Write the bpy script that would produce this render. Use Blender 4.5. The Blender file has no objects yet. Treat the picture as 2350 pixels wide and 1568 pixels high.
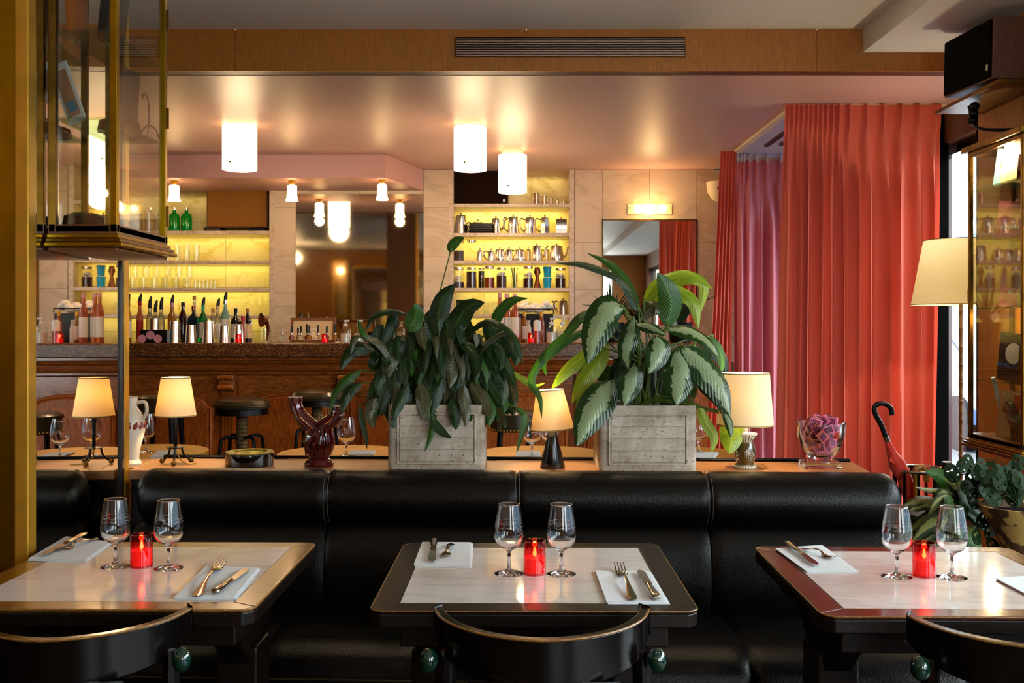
import bpy, math, random
from mathutils import Vector, Matrix
random.seed(7)
C = bpy.context.scene.collection
S = bpy.context.scene
PI = math.pi
F = 2285.0; CX = 1175.0; HY = 750.0; EYE = 1.29
def X(px, d): return (px-CX)*d/F
def Z(py, d): return EYE-(py-HY)*d/F
def P(px, py, d): return (X(px, d), d, Z(py, d))
def DZ(py, z): return (EYE-z)*F/(py-HY)          # distance of a point of known height seen at py
def T(px, py, z=.75): d = DZ(py, z); return (X(px, d), d, z)

# ---------------------------------------------------------------- camera, world, light, exposure
cam = bpy.data.cameras.new('camera'); co = bpy.data.objects.new('camera', cam); C.objects.link(co)
co.location = (0, 0, EYE); co.rotation_euler = (PI/2, 0, 0)
cam.sensor_width = 36; cam.lens = 36*F/2350; cam.shift_y = -(784-HY)/2350; cam.clip_start = .05
S.camera = co
S.view_settings.view_transform = 'Standard'; S.view_settings.look = 'None'
S.view_settings.exposure = 0.3; S.view_settings.gamma = 1.0; S.view_settings.use_curve_mapping = False
try:
    S.cycles.use_denoising = True; S.cycles.max_bounces = 10; S.cycles.transparent_max_bounces = 24
    S.cycles.diffuse_bounces = 4; S.cycles.glossy_bounces = 6; S.cycles.transmission_bounces = 8
    S.cycles.sample_clamp_indirect = 6; S.cycles.caustics_reflective = False
except Exception: pass
W = bpy.data.worlds.new('sky'); S.world = W; W.use_nodes = True
wn = W.node_tree.nodes; wn['Background'].inputs[0].default_value = (.86, .93, 1, 1); wn['Background'].inputs[1].default_value = 12
def portal(y0, y1, z0, z1, x):
    l = bpy.data.lights.new('window_portal', 'AREA'); l.shape = 'RECTANGLE'; l.size = z1-z0; l.size_y = y1-y0
    l.cycles.is_portal = True
    o = bpy.data.objects.new('window_portal', l); C.objects.link(o); o.location = (x, (y0+y1)/2, (z0+z1)/2); o.rotation_euler = (0, PI/2, 0)
portal(-2.3, 3.3, .4, 2.35, 2.56); portal(4.72, 5.98, .35, 2.35, 2.56); portal(6.1, 7.2, .1, 2.35, 2.56)
l = bpy.data.lights.new('window_portal', 'AREA'); l.shape = 'RECTANGLE'; l.size = 1.1; l.size_y = 1.7; l.cycles.is_portal = True
o = bpy.data.objects.new('window_portal', l); C.objects.link(o); o.location = (1.35, -3.02, 1.5); o.rotation_euler = (PI/2, 0, PI)
def point(loc, w, col=(1, .62, .28), r=.03, name='bulb'):
    l = bpy.data.lights.new(name, 'POINT'); l.energy = w; l.color = col; l.shadow_soft_size = r
    o = bpy.data.objects.new(name, l); C.objects.link(o); o.location = loc; return o
def strip(x0, x1, y, z, w, col=(1, .82, .17)):
    w *= .22
    l = bpy.data.lights.new('shelf_strip_light', 'AREA'); l.shape = 'RECTANGLE'; l.size = x1-x0; l.size_y = .02; l.energy = w; l.color = col
    o = bpy.data.objects.new('shelf_strip_light', l); C.objects.link(o); o.location = ((x0+x1)/2, y, z); o.rotation_euler = (math.radians(22), 0, 0)
def spot(loc, tgt, w, col=(1, .72, .42), ang=60):
    l = bpy.data.lights.new('ceiling_spot_bulb', 'SPOT'); l.energy = w; l.color = col; l.spot_size = math.radians(ang); l.spot_blend = .6; l.shadow_soft_size = .04
    o = bpy.data.objects.new('ceiling_spot_bulb', l); C.objects.link(o); o.location = loc
    o.rotation_euler = (Vector(tgt)-Vector(loc)).to_track_quat('-Z', 'Y').to_euler()

# ---------------------------------------------------------------- materials
M = {}
def rgb(h):
    h = h.lstrip('#'); c = [int(h[i:i+2], 16)/255 for i in (0, 2, 4)]
    return tuple((v/12.92 if v <= .04045 else ((v+.055)/1.055)**2.4) for v in c)+(1,)
def base(name):
    m = bpy.data.materials.new(name); m.use_nodes = True; nt = m.node_tree
    return m, nt, nt.nodes['Principled BSDF']
def N(nt, t, **kw):
    n = nt.nodes.new(t)
    for k, v in kw.items(): setattr(n, k, v)
    return n
def mat(name, col, rough=.5, metal=0, em=None, es=0, coat=0, noise=0, nscale=8, bump=0, bscale=60, trans=0, sheen=0, col2=None, sub=0, ior=1.45):
    m, nt, b = base(name); c = rgb(col) if isinstance(col, str) else tuple(col)+(1,)
    b.inputs['Base Color'].default_value = c; b.inputs['Roughness'].default_value = rough; b.inputs['Metallic'].default_value = metal
    b.inputs['Coat Weight'].default_value = coat; b.inputs['Transmission Weight'].default_value = trans; b.inputs['IOR'].default_value = ior
    b.inputs['Sheen Weight'].default_value = sheen; b.inputs['Coat Roughness'].default_value = .08
    if em: b.inputs['Emission Color'].default_value = rgb(em); b.inputs['Emission Strength'].default_value = es
    tc = N(nt, 'ShaderNodeTexCoord')
    if noise or col2:
        n = N(nt, 'ShaderNodeTexNoise'); n.inputs['Scale'].default_value = nscale; n.inputs['Detail'].default_value = 6
        nt.links.new(tc.outputs['Object'], n.inputs['Vector'])
        r = N(nt, 'ShaderNodeValToRGB'); c2 = rgb(col2) if col2 else tuple(v*(1-noise) for v in c[:3])+(1,)
        r.color_ramp.elements[0].color = c2; r.color_ramp.elements[1].color = c
        r.color_ramp.elements[0].position = .38; r.color_ramp.elements[1].position = .62
        nt.links.new(n.outputs['Fac'], r.inputs[0]); nt.links.new(r.outputs[0], b.inputs['Base Color'])
    if bump:
        n = N(nt, 'ShaderNodeTexNoise'); n.inputs['Scale'].default_value = bscale; n.inputs['Detail'].default_value = 4
        nt.links.new(tc.outputs['Object'], n.inputs['Vector'])
        bp = N(nt, 'ShaderNodeBump'); bp.inputs['Strength'].default_value = bump; bp.inputs['Distance'].default_value = .01
        nt.links.new(n.outputs['Fac'], bp.inputs['Height']); nt.links.new(bp.outputs[0], b.inputs['Normal'])
    M[name] = m; return m
def wood(name, c1, c2, rough=.35, scale=(1, 1, 1), coat=.3, wear=None, amt=.6, bump=.15):
    """grain runs along the axis with the small scale"""
    m, nt, b = base(name); tc = N(nt, 'ShaderNodeTexCoord'); mp = N(nt, 'ShaderNodeMapping'); mp.inputs['Scale'].default_value = scale
    nt.links.new(tc.outputs['Object'], mp.inputs[0])
    n = N(nt, 'ShaderNodeTexNoise'); n.inputs['Scale'].default_value = 14; n.inputs['Detail'].default_value = 8; n.inputs['Roughness'].default_value = .65
    n.inputs['Distortion'].default_value = .6
    nt.links.new(mp.outputs[0], n.inputs['Vector']); r = N(nt, 'ShaderNodeValToRGB')
    r.color_ramp.elements[0].color = rgb(c1); r.color_ramp.elements[1].color = rgb(c2); r.color_ramp.elements[0].position = .35; r.color_ramp.elements[1].position = .68
    nt.links.new(n.outputs['Fac'], r.inputs[0]); out = r.outputs[0]
    if wear:
        n2 = N(nt, 'ShaderNodeTexNoise'); n2.inputs['Scale'].default_value = 22; n2.inputs['Detail'].default_value = 9; n2.inputs['Roughness'].default_value = .75
        nt.links.new(tc.outputs['Object'], n2.inputs['Vector']); r2 = N(nt, 'ShaderNodeValToRGB')
        r2.color_ramp.elements[0].position = amt; r2.color_ramp.elements[1].position = amt+.03
        nt.links.new(n2.outputs['Fac'], r2.inputs[0]); mx = N(nt, 'ShaderNodeMix', data_type='RGBA')
        nt.links.new(r2.outputs[0], mx.inputs[0]); nt.links.new(out, mx.inputs[6]); mx.inputs[7].default_value = rgb(wear); out = mx.outputs[2]
    nt.links.new(out, b.inputs['Base Color']); b.inputs['Roughness'].default_value = rough; b.inputs['Coat Weight'].default_value = coat; b.inputs['Coat Roughness'].default_value = .12
    bp = N(nt, 'ShaderNodeBump'); bp.inputs['Strength'].default_value = bump; bp.inputs['Distance'].default_value = .004
    nt.links.new(n.outputs['Fac'], bp.inputs['Height']); nt.links.new(bp.outputs[0], b.inputs['Normal'])
    M[name] = m; return m
def marble(name, c, vein, rough=.12, scale=2.2, rand=True, w=.35):
    m, nt, b = base(name); tc = N(nt, 'ShaderNodeTexCoord'); oi = N(nt, 'ShaderNodeObjectInfo')
    ad = N(nt, 'ShaderNodeVectorMath', operation='ADD'); cm = N(nt, 'ShaderNodeVectorMath', operation='SCALE'); cm.inputs['Scale'].default_value = 37
    cv = N(nt, 'ShaderNodeCombineXYZ')
    for i in range(3): nt.links.new(oi.outputs['Random'], cv.inputs[i])
    nt.links.new(cv.outputs[0], cm.inputs[0]); nt.links.new(tc.outputs['Object'], ad.inputs[0]); nt.links.new(cm.outputs[0], ad.inputs[1])
    mp = N(nt, 'ShaderNodeMapping'); mp.inputs['Rotation'].default_value = (.3, .5, .6); mp.inputs['Scale'].default_value = (1, 3, 1.6)
    nt.links.new(ad.outputs[0], mp.inputs[0])
    n = N(nt, 'ShaderNodeTexNoise'); n.inputs['Scale'].default_value = scale; n.inputs['Detail'].default_value = 9; n.inputs['Distortion'].default_value = 1.4; n.inputs['Roughness'].default_value = .6
    nt.links.new(mp.outputs[0], n.inputs['Vector']); r = N(nt, 'ShaderNodeValToRGB'); e = r.color_ramp.elements
    e[0].position = 0; e[0].color = rgb(c); e[1].position = 1; e[1].color = rgb(c)
    for p, cc in ((.44, c), (.5, vein), (.535, c)): k = e.new(p); k.color = rgb(cc)
    k = e.new(.66); a, v = rgb(c), rgb(vein); k.color = tuple(a[i]*(1-w*.5)+v[i]*w*.5 for i in range(3))+(1,)
    nt.links.new(n.outputs['Fac'], r.inputs[0]); nt.links.new(r.outputs[0], b.inputs['Base Color']); b.inputs['Roughness'].default_value = rough
    M[name] = m; return m
def thin(name, tint=(1, 1, 1), refl=1.0, rough=.02, ior=1.45):
    """thin clear sheet or vessel wall: passes light straight, mirrors by Fresnel"""
    m, nt, b = base(name); nt.nodes.remove(b); out = nt.nodes['Material Output']
    tr = N(nt, 'ShaderNodeBsdfTransparent'); tr.inputs[0].default_value = tuple(tint)+(1,)
    g = N(nt, 'ShaderNodeBsdfGlossy'); g.inputs['Roughness'].default_value = rough; g.inputs[0].default_value = (refl, refl, refl, 1)
    f = N(nt, 'ShaderNodeFresnel'); geo = N(nt, 'ShaderNodeNewGeometry'); mr = N(nt, 'ShaderNodeMapRange'); mr.inputs[3].default_value = ior; mr.inputs[4].default_value = 1/ior
    nt.links.new(geo.outputs['Backfacing'], mr.inputs[0]); nt.links.new(mr.outputs[0], f.inputs[0]); mx = N(nt, 'ShaderNodeMixShader')
    nt.links.new(f.outputs[0], mx.inputs[0]); nt.links.new(tr.outputs[0], mx.inputs[1]); nt.links.new(g.outputs[0], mx.inputs[2]); nt.links.new(mx.outputs[0], out.inputs[0])
    M[name] = m; return m
def shade_mat(name, col, es=0, em='#ffd9a0'):
    m, nt, b = base(name); nt.nodes.remove(b); out = nt.nodes['Material Output']
    d = N(nt, 'ShaderNodeBsdfDiffuse'); d.inputs[0].default_value = rgb(col); t = N(nt, 'ShaderNodeBsdfTranslucent'); t.inputs[0].default_value = rgb(col)
    mx = N(nt, 'ShaderNodeMixShader'); mx.inputs[0].default_value = .55
    nt.links.new(d.outputs[0], mx.inputs[1]); nt.links.new(t.outputs[0], mx.inputs[2])
    if es:
        e = N(nt, 'ShaderNodeEmission'); e.inputs[0].default_value = rgb(em); e.inputs[1].default_value = es; a = N(nt, 'ShaderNodeAddShader')
        nt.links.new(mx.outputs[0], a.inputs[0]); nt.links.new(e.outputs[0], a.inputs[1]); nt.links.new(a.outputs[0], out.inputs[0])
    else: nt.links.new(mx.outputs[0], out.inputs[0])
    M[name] = m; return m
def leafmat(name, c, c2=None, var=False, rough=.3, tr=.3):
    m, nt, b = base(name); uv = N(nt, 'ShaderNodeTexCoord'); sp = N(nt, 'ShaderNodeSeparateXYZ'); nt.links.new(uv.outputs['UV'], sp.inputs[0])
    a = N(nt, 'ShaderNodeMath', operation='SUBTRACT'); a.inputs[1].default_value = .5; nt.links.new(sp.outputs[0], a.inputs[0])
    ab = N(nt, 'ShaderNodeMath', operation='ABSOLUTE'); nt.links.new(a.outputs[0], ab.inputs[0])
    # side veins run slantwise from the midrib
    v1 = N(nt, 'ShaderNodeMath', operation='MULTIPLY'); v1.inputs[1].default_value = .55; nt.links.new(ab.outputs[0], v1.inputs[0])
    v2 = N(nt, 'ShaderNodeMath', operation='SUBTRACT'); nt.links.new(sp.outputs[1], v2.inputs[0]); nt.links.new(v1.outputs[0], v2.inputs[1])
    v3 = N(nt, 'ShaderNodeMath', operation='MULTIPLY'); v3.inputs[1].default_value = 90; nt.links.new(v2.outputs[0], v3.inputs[0])
    v4 = N(nt, 'ShaderNodeMath', operation='SINE'); nt.links.new(v3.outputs[0], v4.inputs[0])
    bp = N(nt, 'ShaderNodeBump'); bp.inputs['Strength'].default_value = .2; bp.inputs['Distance'].default_value = .003; nt.links.new(v4.outputs[0], bp.inputs['Height']); nt.links.new(bp.outputs[0], b.inputs['Normal'])
    if var:
        nn = N(nt, 'ShaderNodeTexNoise'); nn.inputs['Scale'].default_value = 48; nn.inputs['Detail'].default_value = 7; nn.inputs['Roughness'].default_value = .7
        mp = N(nt, 'ShaderNodeMapping'); nt.links.new(uv.outputs['Object'], mp.inputs[0]); nt.links.new(mp.outputs[0], nn.inputs['Vector'])
        q = N(nt, 'ShaderNodeMath', operation='MULTIPLY_ADD'); q.inputs[1].default_value = .55; q.inputs[2].default_value = -.27; nt.links.new(nn.outputs['Fac'], q.inputs[0])
        s = N(nt, 'ShaderNodeMath', operation='ADD'); nt.links.new(ab.outputs[0], s.inputs[0]); nt.links.new(q.outputs[0], s.inputs[1])
        r = N(nt, 'ShaderNodeValToRGB'); e = r.color_ramp.elements; e[0].position = .235; e[0].color = rgb(c2); e[1].position = .26; e[1].color = rgb(c)
        nt.links.new(s.outputs[0], r.inputs[0])
    else:
        r = N(nt, 'ShaderNodeValToRGB'); e = r.color_ramp.elements; e[0].position = .0; e[0].color = rgb(c2 or c); e[1].position = .06; e[1].color = rgb(c)
        nt.links.new(ab.outputs[0], r.inputs[0])
    nt.links.new(r.outputs[0], b.inputs['Base Color']); b.inputs['Roughness'].default_value = rough
    t = N(nt, 'ShaderNodeBsdfTranslucent'); nt.links.new(r.outputs[0], t.inputs[0]); mx = N(nt, 'ShaderNodeMixShader'); mx.inputs[0].default_value = tr
    out = nt.nodes['Material Output']; nt.links.new(b.outputs[0], mx.inputs[1]); nt.links.new(t.outputs[0], mx.inputs[2]); nt.links.new(mx.outputs[0], out.inputs[0])
    M[name] = m; return m

mat('ceiling_white', '#e9e6e3', .55)
mat('ceiling_gloss', '#d6b0a8', .42)
mat('pink_paint', '#c79a95', .45)
mat('vest_white', '#ccd0e0', .5)
wood('oak_panel', '#94560c', '#b87218', .5, (18, 18, 1.1), coat=0)
wood('oak_dark', '#4a220c', '#6a380e', .5, (18, 18, 1.1), coat=0)
wood('bar_wood', '#7c340c', '#cc7026', .36, (8, 8, 1.3), coat=.2, bump=.06)
wood('bar_wood_h', '#6a300e', '#c8702a', .28, (1.3, 8, 8), coat=.6, bump=.05)
wood('ledge_wood', '#8f5a30', '#b77d48', .38, (1.2, 10, 10), coat=.2)
wood('vitrine_wood', '#5c2f0c', '#7c4717', .45, (1.2, 9, 9), coat=.1)
marble('tile_stone', '#cbb8a2', '#bba78e', .35, 1.1)
marble('niche_stone', '#cfc09a', '#b8a468', .35, 1.3)
marble('shelf_stone', '#cdbba8', '#b39a86', .3, 5)
marble('table_marble', '#cac4bf', '#bfb6ae', .10, 1.2, w=.3)
mat('grout', '#7d6852', .8)
mat('brass', '#94700f', .38, 1, noise=.25, nscale=6, bump=.03)
mat('brass_dark', '#6e4e1a', .34, 1, noise=.5, nscale=14)
mat('brass_bright', '#d09a30', .4, .6, noise=.2, nscale=10)
mat('black_metal', '#0c0b0b', .35, .6)
mat('black_paint', '#060505', .25, coat=.4)
mat('black_post', '#010101', .8); mat('black_plastic', '#050404', .35)
mat('chrome', '#c9c4bc', .12, 1)
mat('silver', '#e8dccb', .2, 1, bump=.05, bscale=30)
mat('steel_slat', '#b89a88', .35, .7)
mat('white_plastic', '#c8c6c2', .4)
mat('cream', '#e8dcc0', .5)
mat('floor_tile', '#2a1d16', .35, noise=.4)
mat('leather_black', '#070504', .33, bump=.16, bscale=180)
mat('leather_stitch', '#3a2c20', .6)
mat('leather_olive', '#3a2f1a', .28, coat=.2, bump=.12, bscale=120)
mat('mirror', '#e9e4da', .015, 1)
m = mat('mirror_old', '#cfc6b4', .035, 1)
nt = m.node_tree; b = nt.nodes['Principled BSDF']; tc = N(nt, 'ShaderNodeTexCoord'); n = N(nt, 'ShaderNodeTexNoise'); n.inputs['Scale'].default_value = 55; n.inputs['Detail'].default_value = 10; n.inputs['Roughness'].default_value = .8
nt.links.new(tc.outputs['Object'], n.inputs['Vector']); r = N(nt, 'ShaderNodeValToRGB'); e = r.color_ramp.elements
e[0].position = .36; e[0].color = (.05, .035, .02, 1); e[1].position = .44; e[1].color = (.85, .80, .68, 1); nt.links.new(n.outputs['Fac'], r.inputs[0]); nt.links.new(r.outputs[0], b.inputs['Base Color'])
thin('pane', (.93, .95, .93)); thin('shelf_glass', (.70, .85, .74), ior=1.6); thin('vessel', (.97, .98, .95), ior=1.5)
thin('vessel_amber', (.80, .36, .08), ior=1.4); thin('vessel_green', (.16, .75, .10), ior=1.6); thin('vessel_pink', (.85, .42, .30), ior=1.6); thin('vessel_teal', (.45, .80, .72), ior=1.6)
mat('vessel_blue', '#1f9fd0', .1, coat=.5); thin('red_glass', (.90, .16, .13), ior=1.5)
mat('clear_glass', (1, 1, 1), 0, trans=1, ior=1.47)
mat('green_glass_solid', '#0fae36', .08, trans=.6); mat('amber_liquid', '#7a2f06', .1, coat=.5); mat('brown_liquid', '#34150a', .15, coat=.5)
mat('dark_bottle', '#0a0807', .08, coat=1); mat('brown_bottle', '#2a0f04', .08, coat=1); mat('navy_bottle', '#041420', .08, coat=1)
mat('green_bottle', '#1c8a35', .06, trans=.7); mat('teal_bottle', '#8fc4b8', .06, trans=.6); mat('clear_bottle', '#e5dfc0', .05, trans=.85)
mat('gold_bottle', '#b5791c', .08, trans=.5); mat('rose_bottle', '#d1744c', .06, trans=.65); mat('pink_cap', '#c88a96', .4); mat('red_cap', '#a8160e', .35)
mat('paper', '#d8d2c8', .7); mat('paper_cream', '#cdb084', .7); mat('yellow_cap', '#c89a14', .4); mat('cork', '#a8794a', .8); mat('cotton', '#d8cfc2', .9)
mat('napkin', '#cfd6dc', .75, bump=.15, bscale=90)
mat('cutlery', '#b9ab98', .14, 1)
mat('red_wax', '#f05050', .45, em='#ff5258', es=.55)  # wax given its own glow in place of flame light shining through
mat('flame', '#ffcf80', .5, em='#ffb868', es=40)
mat('opal_glass', '#fff4e0', .25, em='#ffd9a4', es=4)
mat('opal_small', '#fff4e0', .25, em='#ffcf8c', es=8)
mat('bulb_glow', '#fff4e0', .3, em='#ffc878', es=16)
mat('led_green', '#20ff60', .5, em='#30ff60', es=4)
mat('spot_glow', '#fff4e0', .3, em='#fff0dc', es=25)
shade_mat('lamp_shade', '#fff0cc'); shade_mat('shade_big', '#fbf0d4'); mat('shade_trim', '#a38a4c', .7)
mat('fabric_brown', '#94601c', .9, bump=.4, bscale=400, noise=.25, nscale=120); mat('fabric_black', '#1a0c08', .9)
def fabric(name, c):
    m, nt, b = base(name); b.inputs['Base Color'].default_value = rgb(c); b.inputs['Roughness'].default_value = .85; b.inputs['Sheen Weight'].default_value = .5; b.inputs['Sheen Tint'].default_value = rgb('#ffb8b8')
    tc = N(nt, 'ShaderNodeTexCoord'); mp = N(nt, 'ShaderNodeMapping'); mp.inputs['Scale'].default_value = (1, 1, 14); nt.links.new(tc.outputs['Object'], mp.inputs[0])
    n = N(nt, 'ShaderNodeTexNoise'); n.inputs['Scale'].default_value = 22; n.inputs['Detail'].default_value = 3; nt.links.new(mp.outputs[0], n.inputs['Vector'])
    bp = N(nt, 'ShaderNodeBump'); bp.inputs['Strength'].default_value = .12; bp.inputs['Distance'].default_value = .004; nt.links.new(n.outputs['Fac'], bp.inputs['Height']); nt.links.new(bp.outputs[0], b.inputs['Normal'])
    t = N(nt, 'ShaderNodeBsdfTranslucent'); t.inputs[0].default_value = rgb(c); mx = N(nt, 'ShaderNodeMixShader'); mx.inputs[0].default_value = .18
    out = nt.nodes['Material Output']; nt.links.new(b.outputs[0], mx.inputs[1]); nt.links.new(t.outputs[0], mx.inputs[2]); nt.links.new(mx.outputs[0], out.inputs[0])
    M[name] = m
fabric('curtain_coral', '#d8644e'); fabric('curtain_pink', '#d88694')
# terrazzo of the bar top
m, nt, b = base('terrazzo'); tc = N(nt, 'ShaderNodeTexCoord'); v = N(nt, 'ShaderNodeTexVoronoi'); v.inputs['Scale'].default_value = 230; nt.links.new(tc.outputs['Object'], v.inputs['Vector'])
r = N(nt, 'ShaderNodeValToRGB'); e = r.color_ramp.elements; r.color_ramp.interpolation = 'CONSTANT'; e[0].position = 0; e[0].color = rgb('#4c2810'); e[1].position = .93; e[1].color = rgb('#a8885c')
for p, cc in ((.3, '#5c3216'), (.62, '#34190a'), (.82, '#8a6234')): k = e.new(p); k.color = rgb(cc)
sp = N(nt, 'ShaderNodeSeparateXYZ'); nt.links.new(v.outputs['Color'], sp.inputs[0]); nt.links.new(sp.outputs[0], r.inputs[0]); nt.links.new(r.outputs[0], b.inputs['Base Color']); b.inputs['Roughness'].default_value = .3; M['terrazzo'] = m
# weathered stone of the planters
m, nt, b = base('planter_stone'); tc = N(nt, 'ShaderNodeTexCoord'); n = N(nt, 'ShaderNodeTexNoise'); n.inputs['Scale'].default_value = 9; n.inputs['Detail'].default_value = 10; n.inputs['Roughness'].default_value = .7; nt.links.new(tc.outputs['Object'], n.inputs['Vector'])
r = N(nt, 'ShaderNodeValToRGB'); e = r.color_ramp.elements; e[0].position = .3; e[0].color = rgb('#5c4a3a'); e[1].position = .62; e[1].color = rgb('#b5a998'); k = e.new(.45); k.color = rgb('#988a78')
nt.links.new(n.outputs['Fac'], r.inputs[0]); n2 = N(nt, 'ShaderNodeTexNoise'); n2.inputs['Scale'].default_value = 120; n2.inputs['Detail'].default_value = 6; nt.links.new(tc.outputs['Object'], n2.inputs['Vector'])
r2 = N(nt, 'ShaderNodeValToRGB'); r2.color_ramp.elements[0].position = .62; r2.color_ramp.elements[1].position = .68; nt.links.new(n2.outputs['Fac'], r2.inputs[0])
mx = N(nt, 'ShaderNodeMix', data_type='RGBA'); nt.links.new(r2.outputs[0], mx.inputs[0]); nt.links.new(r.outputs[0], mx.inputs[6]); mx.inputs[7].default_value = rgb('#705440'); nt.links.new(mx.outputs[2], b.inputs['Base Color'])
bp = N(nt, 'ShaderNodeBump'); bp.inputs['Strength'].default_value = .5; bp.inputs['Distance'].default_value = .004; nt.links.new(n.outputs['Fac'], bp.inputs['Height']); nt.links.new(bp.outputs[0], b.inputs['Normal']); b.inputs['Roughness'].default_value = .8; M['planter_stone'] = m
wood('table_dark', '#0a0503', '#1a0f08', .38, (2, 10, 10), .04, wear='#7a4d1c', amt=.66)
wood('table_goldlit', '#4a2c0c', '#8a5a1c', .28, (2, 10, 10), .5, wear='#b98a3c', amt=.68)  # dark worn wood with its golden reflection painted into the colour
wood('table_red', '#2e0f07', '#5a2410', .24, (2, 10, 10), .7, wear='#8a5c28', amt=.69)
wood('chair_wood', '#040202', '#0a0504', .22, (6, 6, 2), .2, wear='#6a3c1c', amt=.78, bump=.04)
wood('worn_wood', '#3a200c', '#a8742c', .35, (20, 20, 20), .2)
mat('green_ball', '#06281c', .1, coat=1)
mat('glaze_red', '#4c0808', .06, coat=1, noise=.5, nscale=20); mat('ash_rim', '#8a741c', .15, coat=.6); mat('glaze_rim', '#9a7a68', .3)
mat('ceramic_cream', '#c9bda6', .35, coat=.4, bump=.1, bscale=20); mat('ceramic_brown', '#4f3814', .2, coat=.8, noise=.4, nscale=20); mat('leaf_motif', '#7a2c12', .3)
mat('soil', '#120b07', .95); mat('gold_cord', '#a47820', .6); mat('orange_door', '#b8501a', .5)
leafmat('leaf_dark', '#122806', '#2a4e12', rough=.36, tr=.15); leafmat('leaf_mid', '#2a5010', '#4b7a24', rough=.38, tr=.3); leafmat('leaf_lime', '#7f9a1c', '#a3b83c', rough=.32, tr=.45)  # lime tone also paints in the light on leaves backlit by a lamp
leafmat('leaf_var', '#17330c', '#7c8c66', var=True, rough=.25, tr=.18); leafmat('leaf_dry_lit', '#3c3a1c', '#6a6238', rough=.3, tr=.15); mat('leaf_vine', '#122608', .6, noise=.3, nscale=30); leafmat('leaf_stripe', '#2a3812', '#8a8a48', var=True, rough=.4, tr=.25)  # tan leaf tone serves dried leaves and painted brown-lit strokes
mat('stem_green', '#4a5f22', .4); mat('matchbox_pink', '#d8688c', .6); mat('matchbox_coral', '#dc6a5c', .6); mat('striker', '#3a1a12', .8); mat('print_dark', '#6a2440', .7)
mat('umbrella_red', '#d42c14', .6, sheen=.3); mat('cane_yellow', '#a8741c', .3, coat=.5); mat('bamboo', '#80653f', .4, noise=.5, nscale=30)
mat('peeling_pot', '#b4904e', .7, col2='#4a3018', nscale=16); mat('asphalt', '#54565c', .9); mat('street_wall', '#71879a', .9); mat('car_white', '#8fa0b6', .3); mat('car_glass', '#16303f', .1); mat('car_blue', '#1c4a90', .4); mat('rubber', '#0a0a0a', .8); mat('awning_blue', '#3f6f8e', .8)
mat('copper', '#8a4a26', .25, .9, noise=.4); mat('choc_mold', '#2c0d06', .18, coat=.7); mat('bronze_horse', '#0b0a09', .35, .3)
mat('book_orange', '#c8662a', .5); mat('book_black', '#0c0a09', .4); mat('book_pink', '#c8606a', .5); mat('book_blue', '#3a7ea0', .5); mat('skin_print', '#b07a58', .6); mat('sky_print', '#7aa4b8', .5); mat('text_blue', '#1f7ad0', .5); mat('text_white', '#d8d4cc', .6); mat('book_red', '#b03a20', .5)
mat('fluor_tube', '#c8e8f8', .1, coat=1)

for k_, v_ in (('leather_black', .22), ('leather_olive', .35), ('chair_wood', .3), ('table_dark', .2), ('black_plastic', .3), ('black_paint', .3), ('leaf_dark', .35), ('leaf_mid', .4), ('leaf_var', .4), ('fabric_black', .1), ('soil', .1), ('leaf_vine', .15), ('leaf_stripe', .3), ('black_post', .05), ('bar_wood', .3), ('bar_wood_h', .3), ('terrazzo', .3)):
    M[k_].node_tree.nodes['Principled BSDF'].inputs['Specular IOR Level'].default_value = v_
for n_ in M['peeling_pot'].node_tree.nodes:
    if n_.type == 'VALTORGB': n_.color_ramp.elements[0].position = .50; n_.color_ramp.elements[1].position = .53
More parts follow.
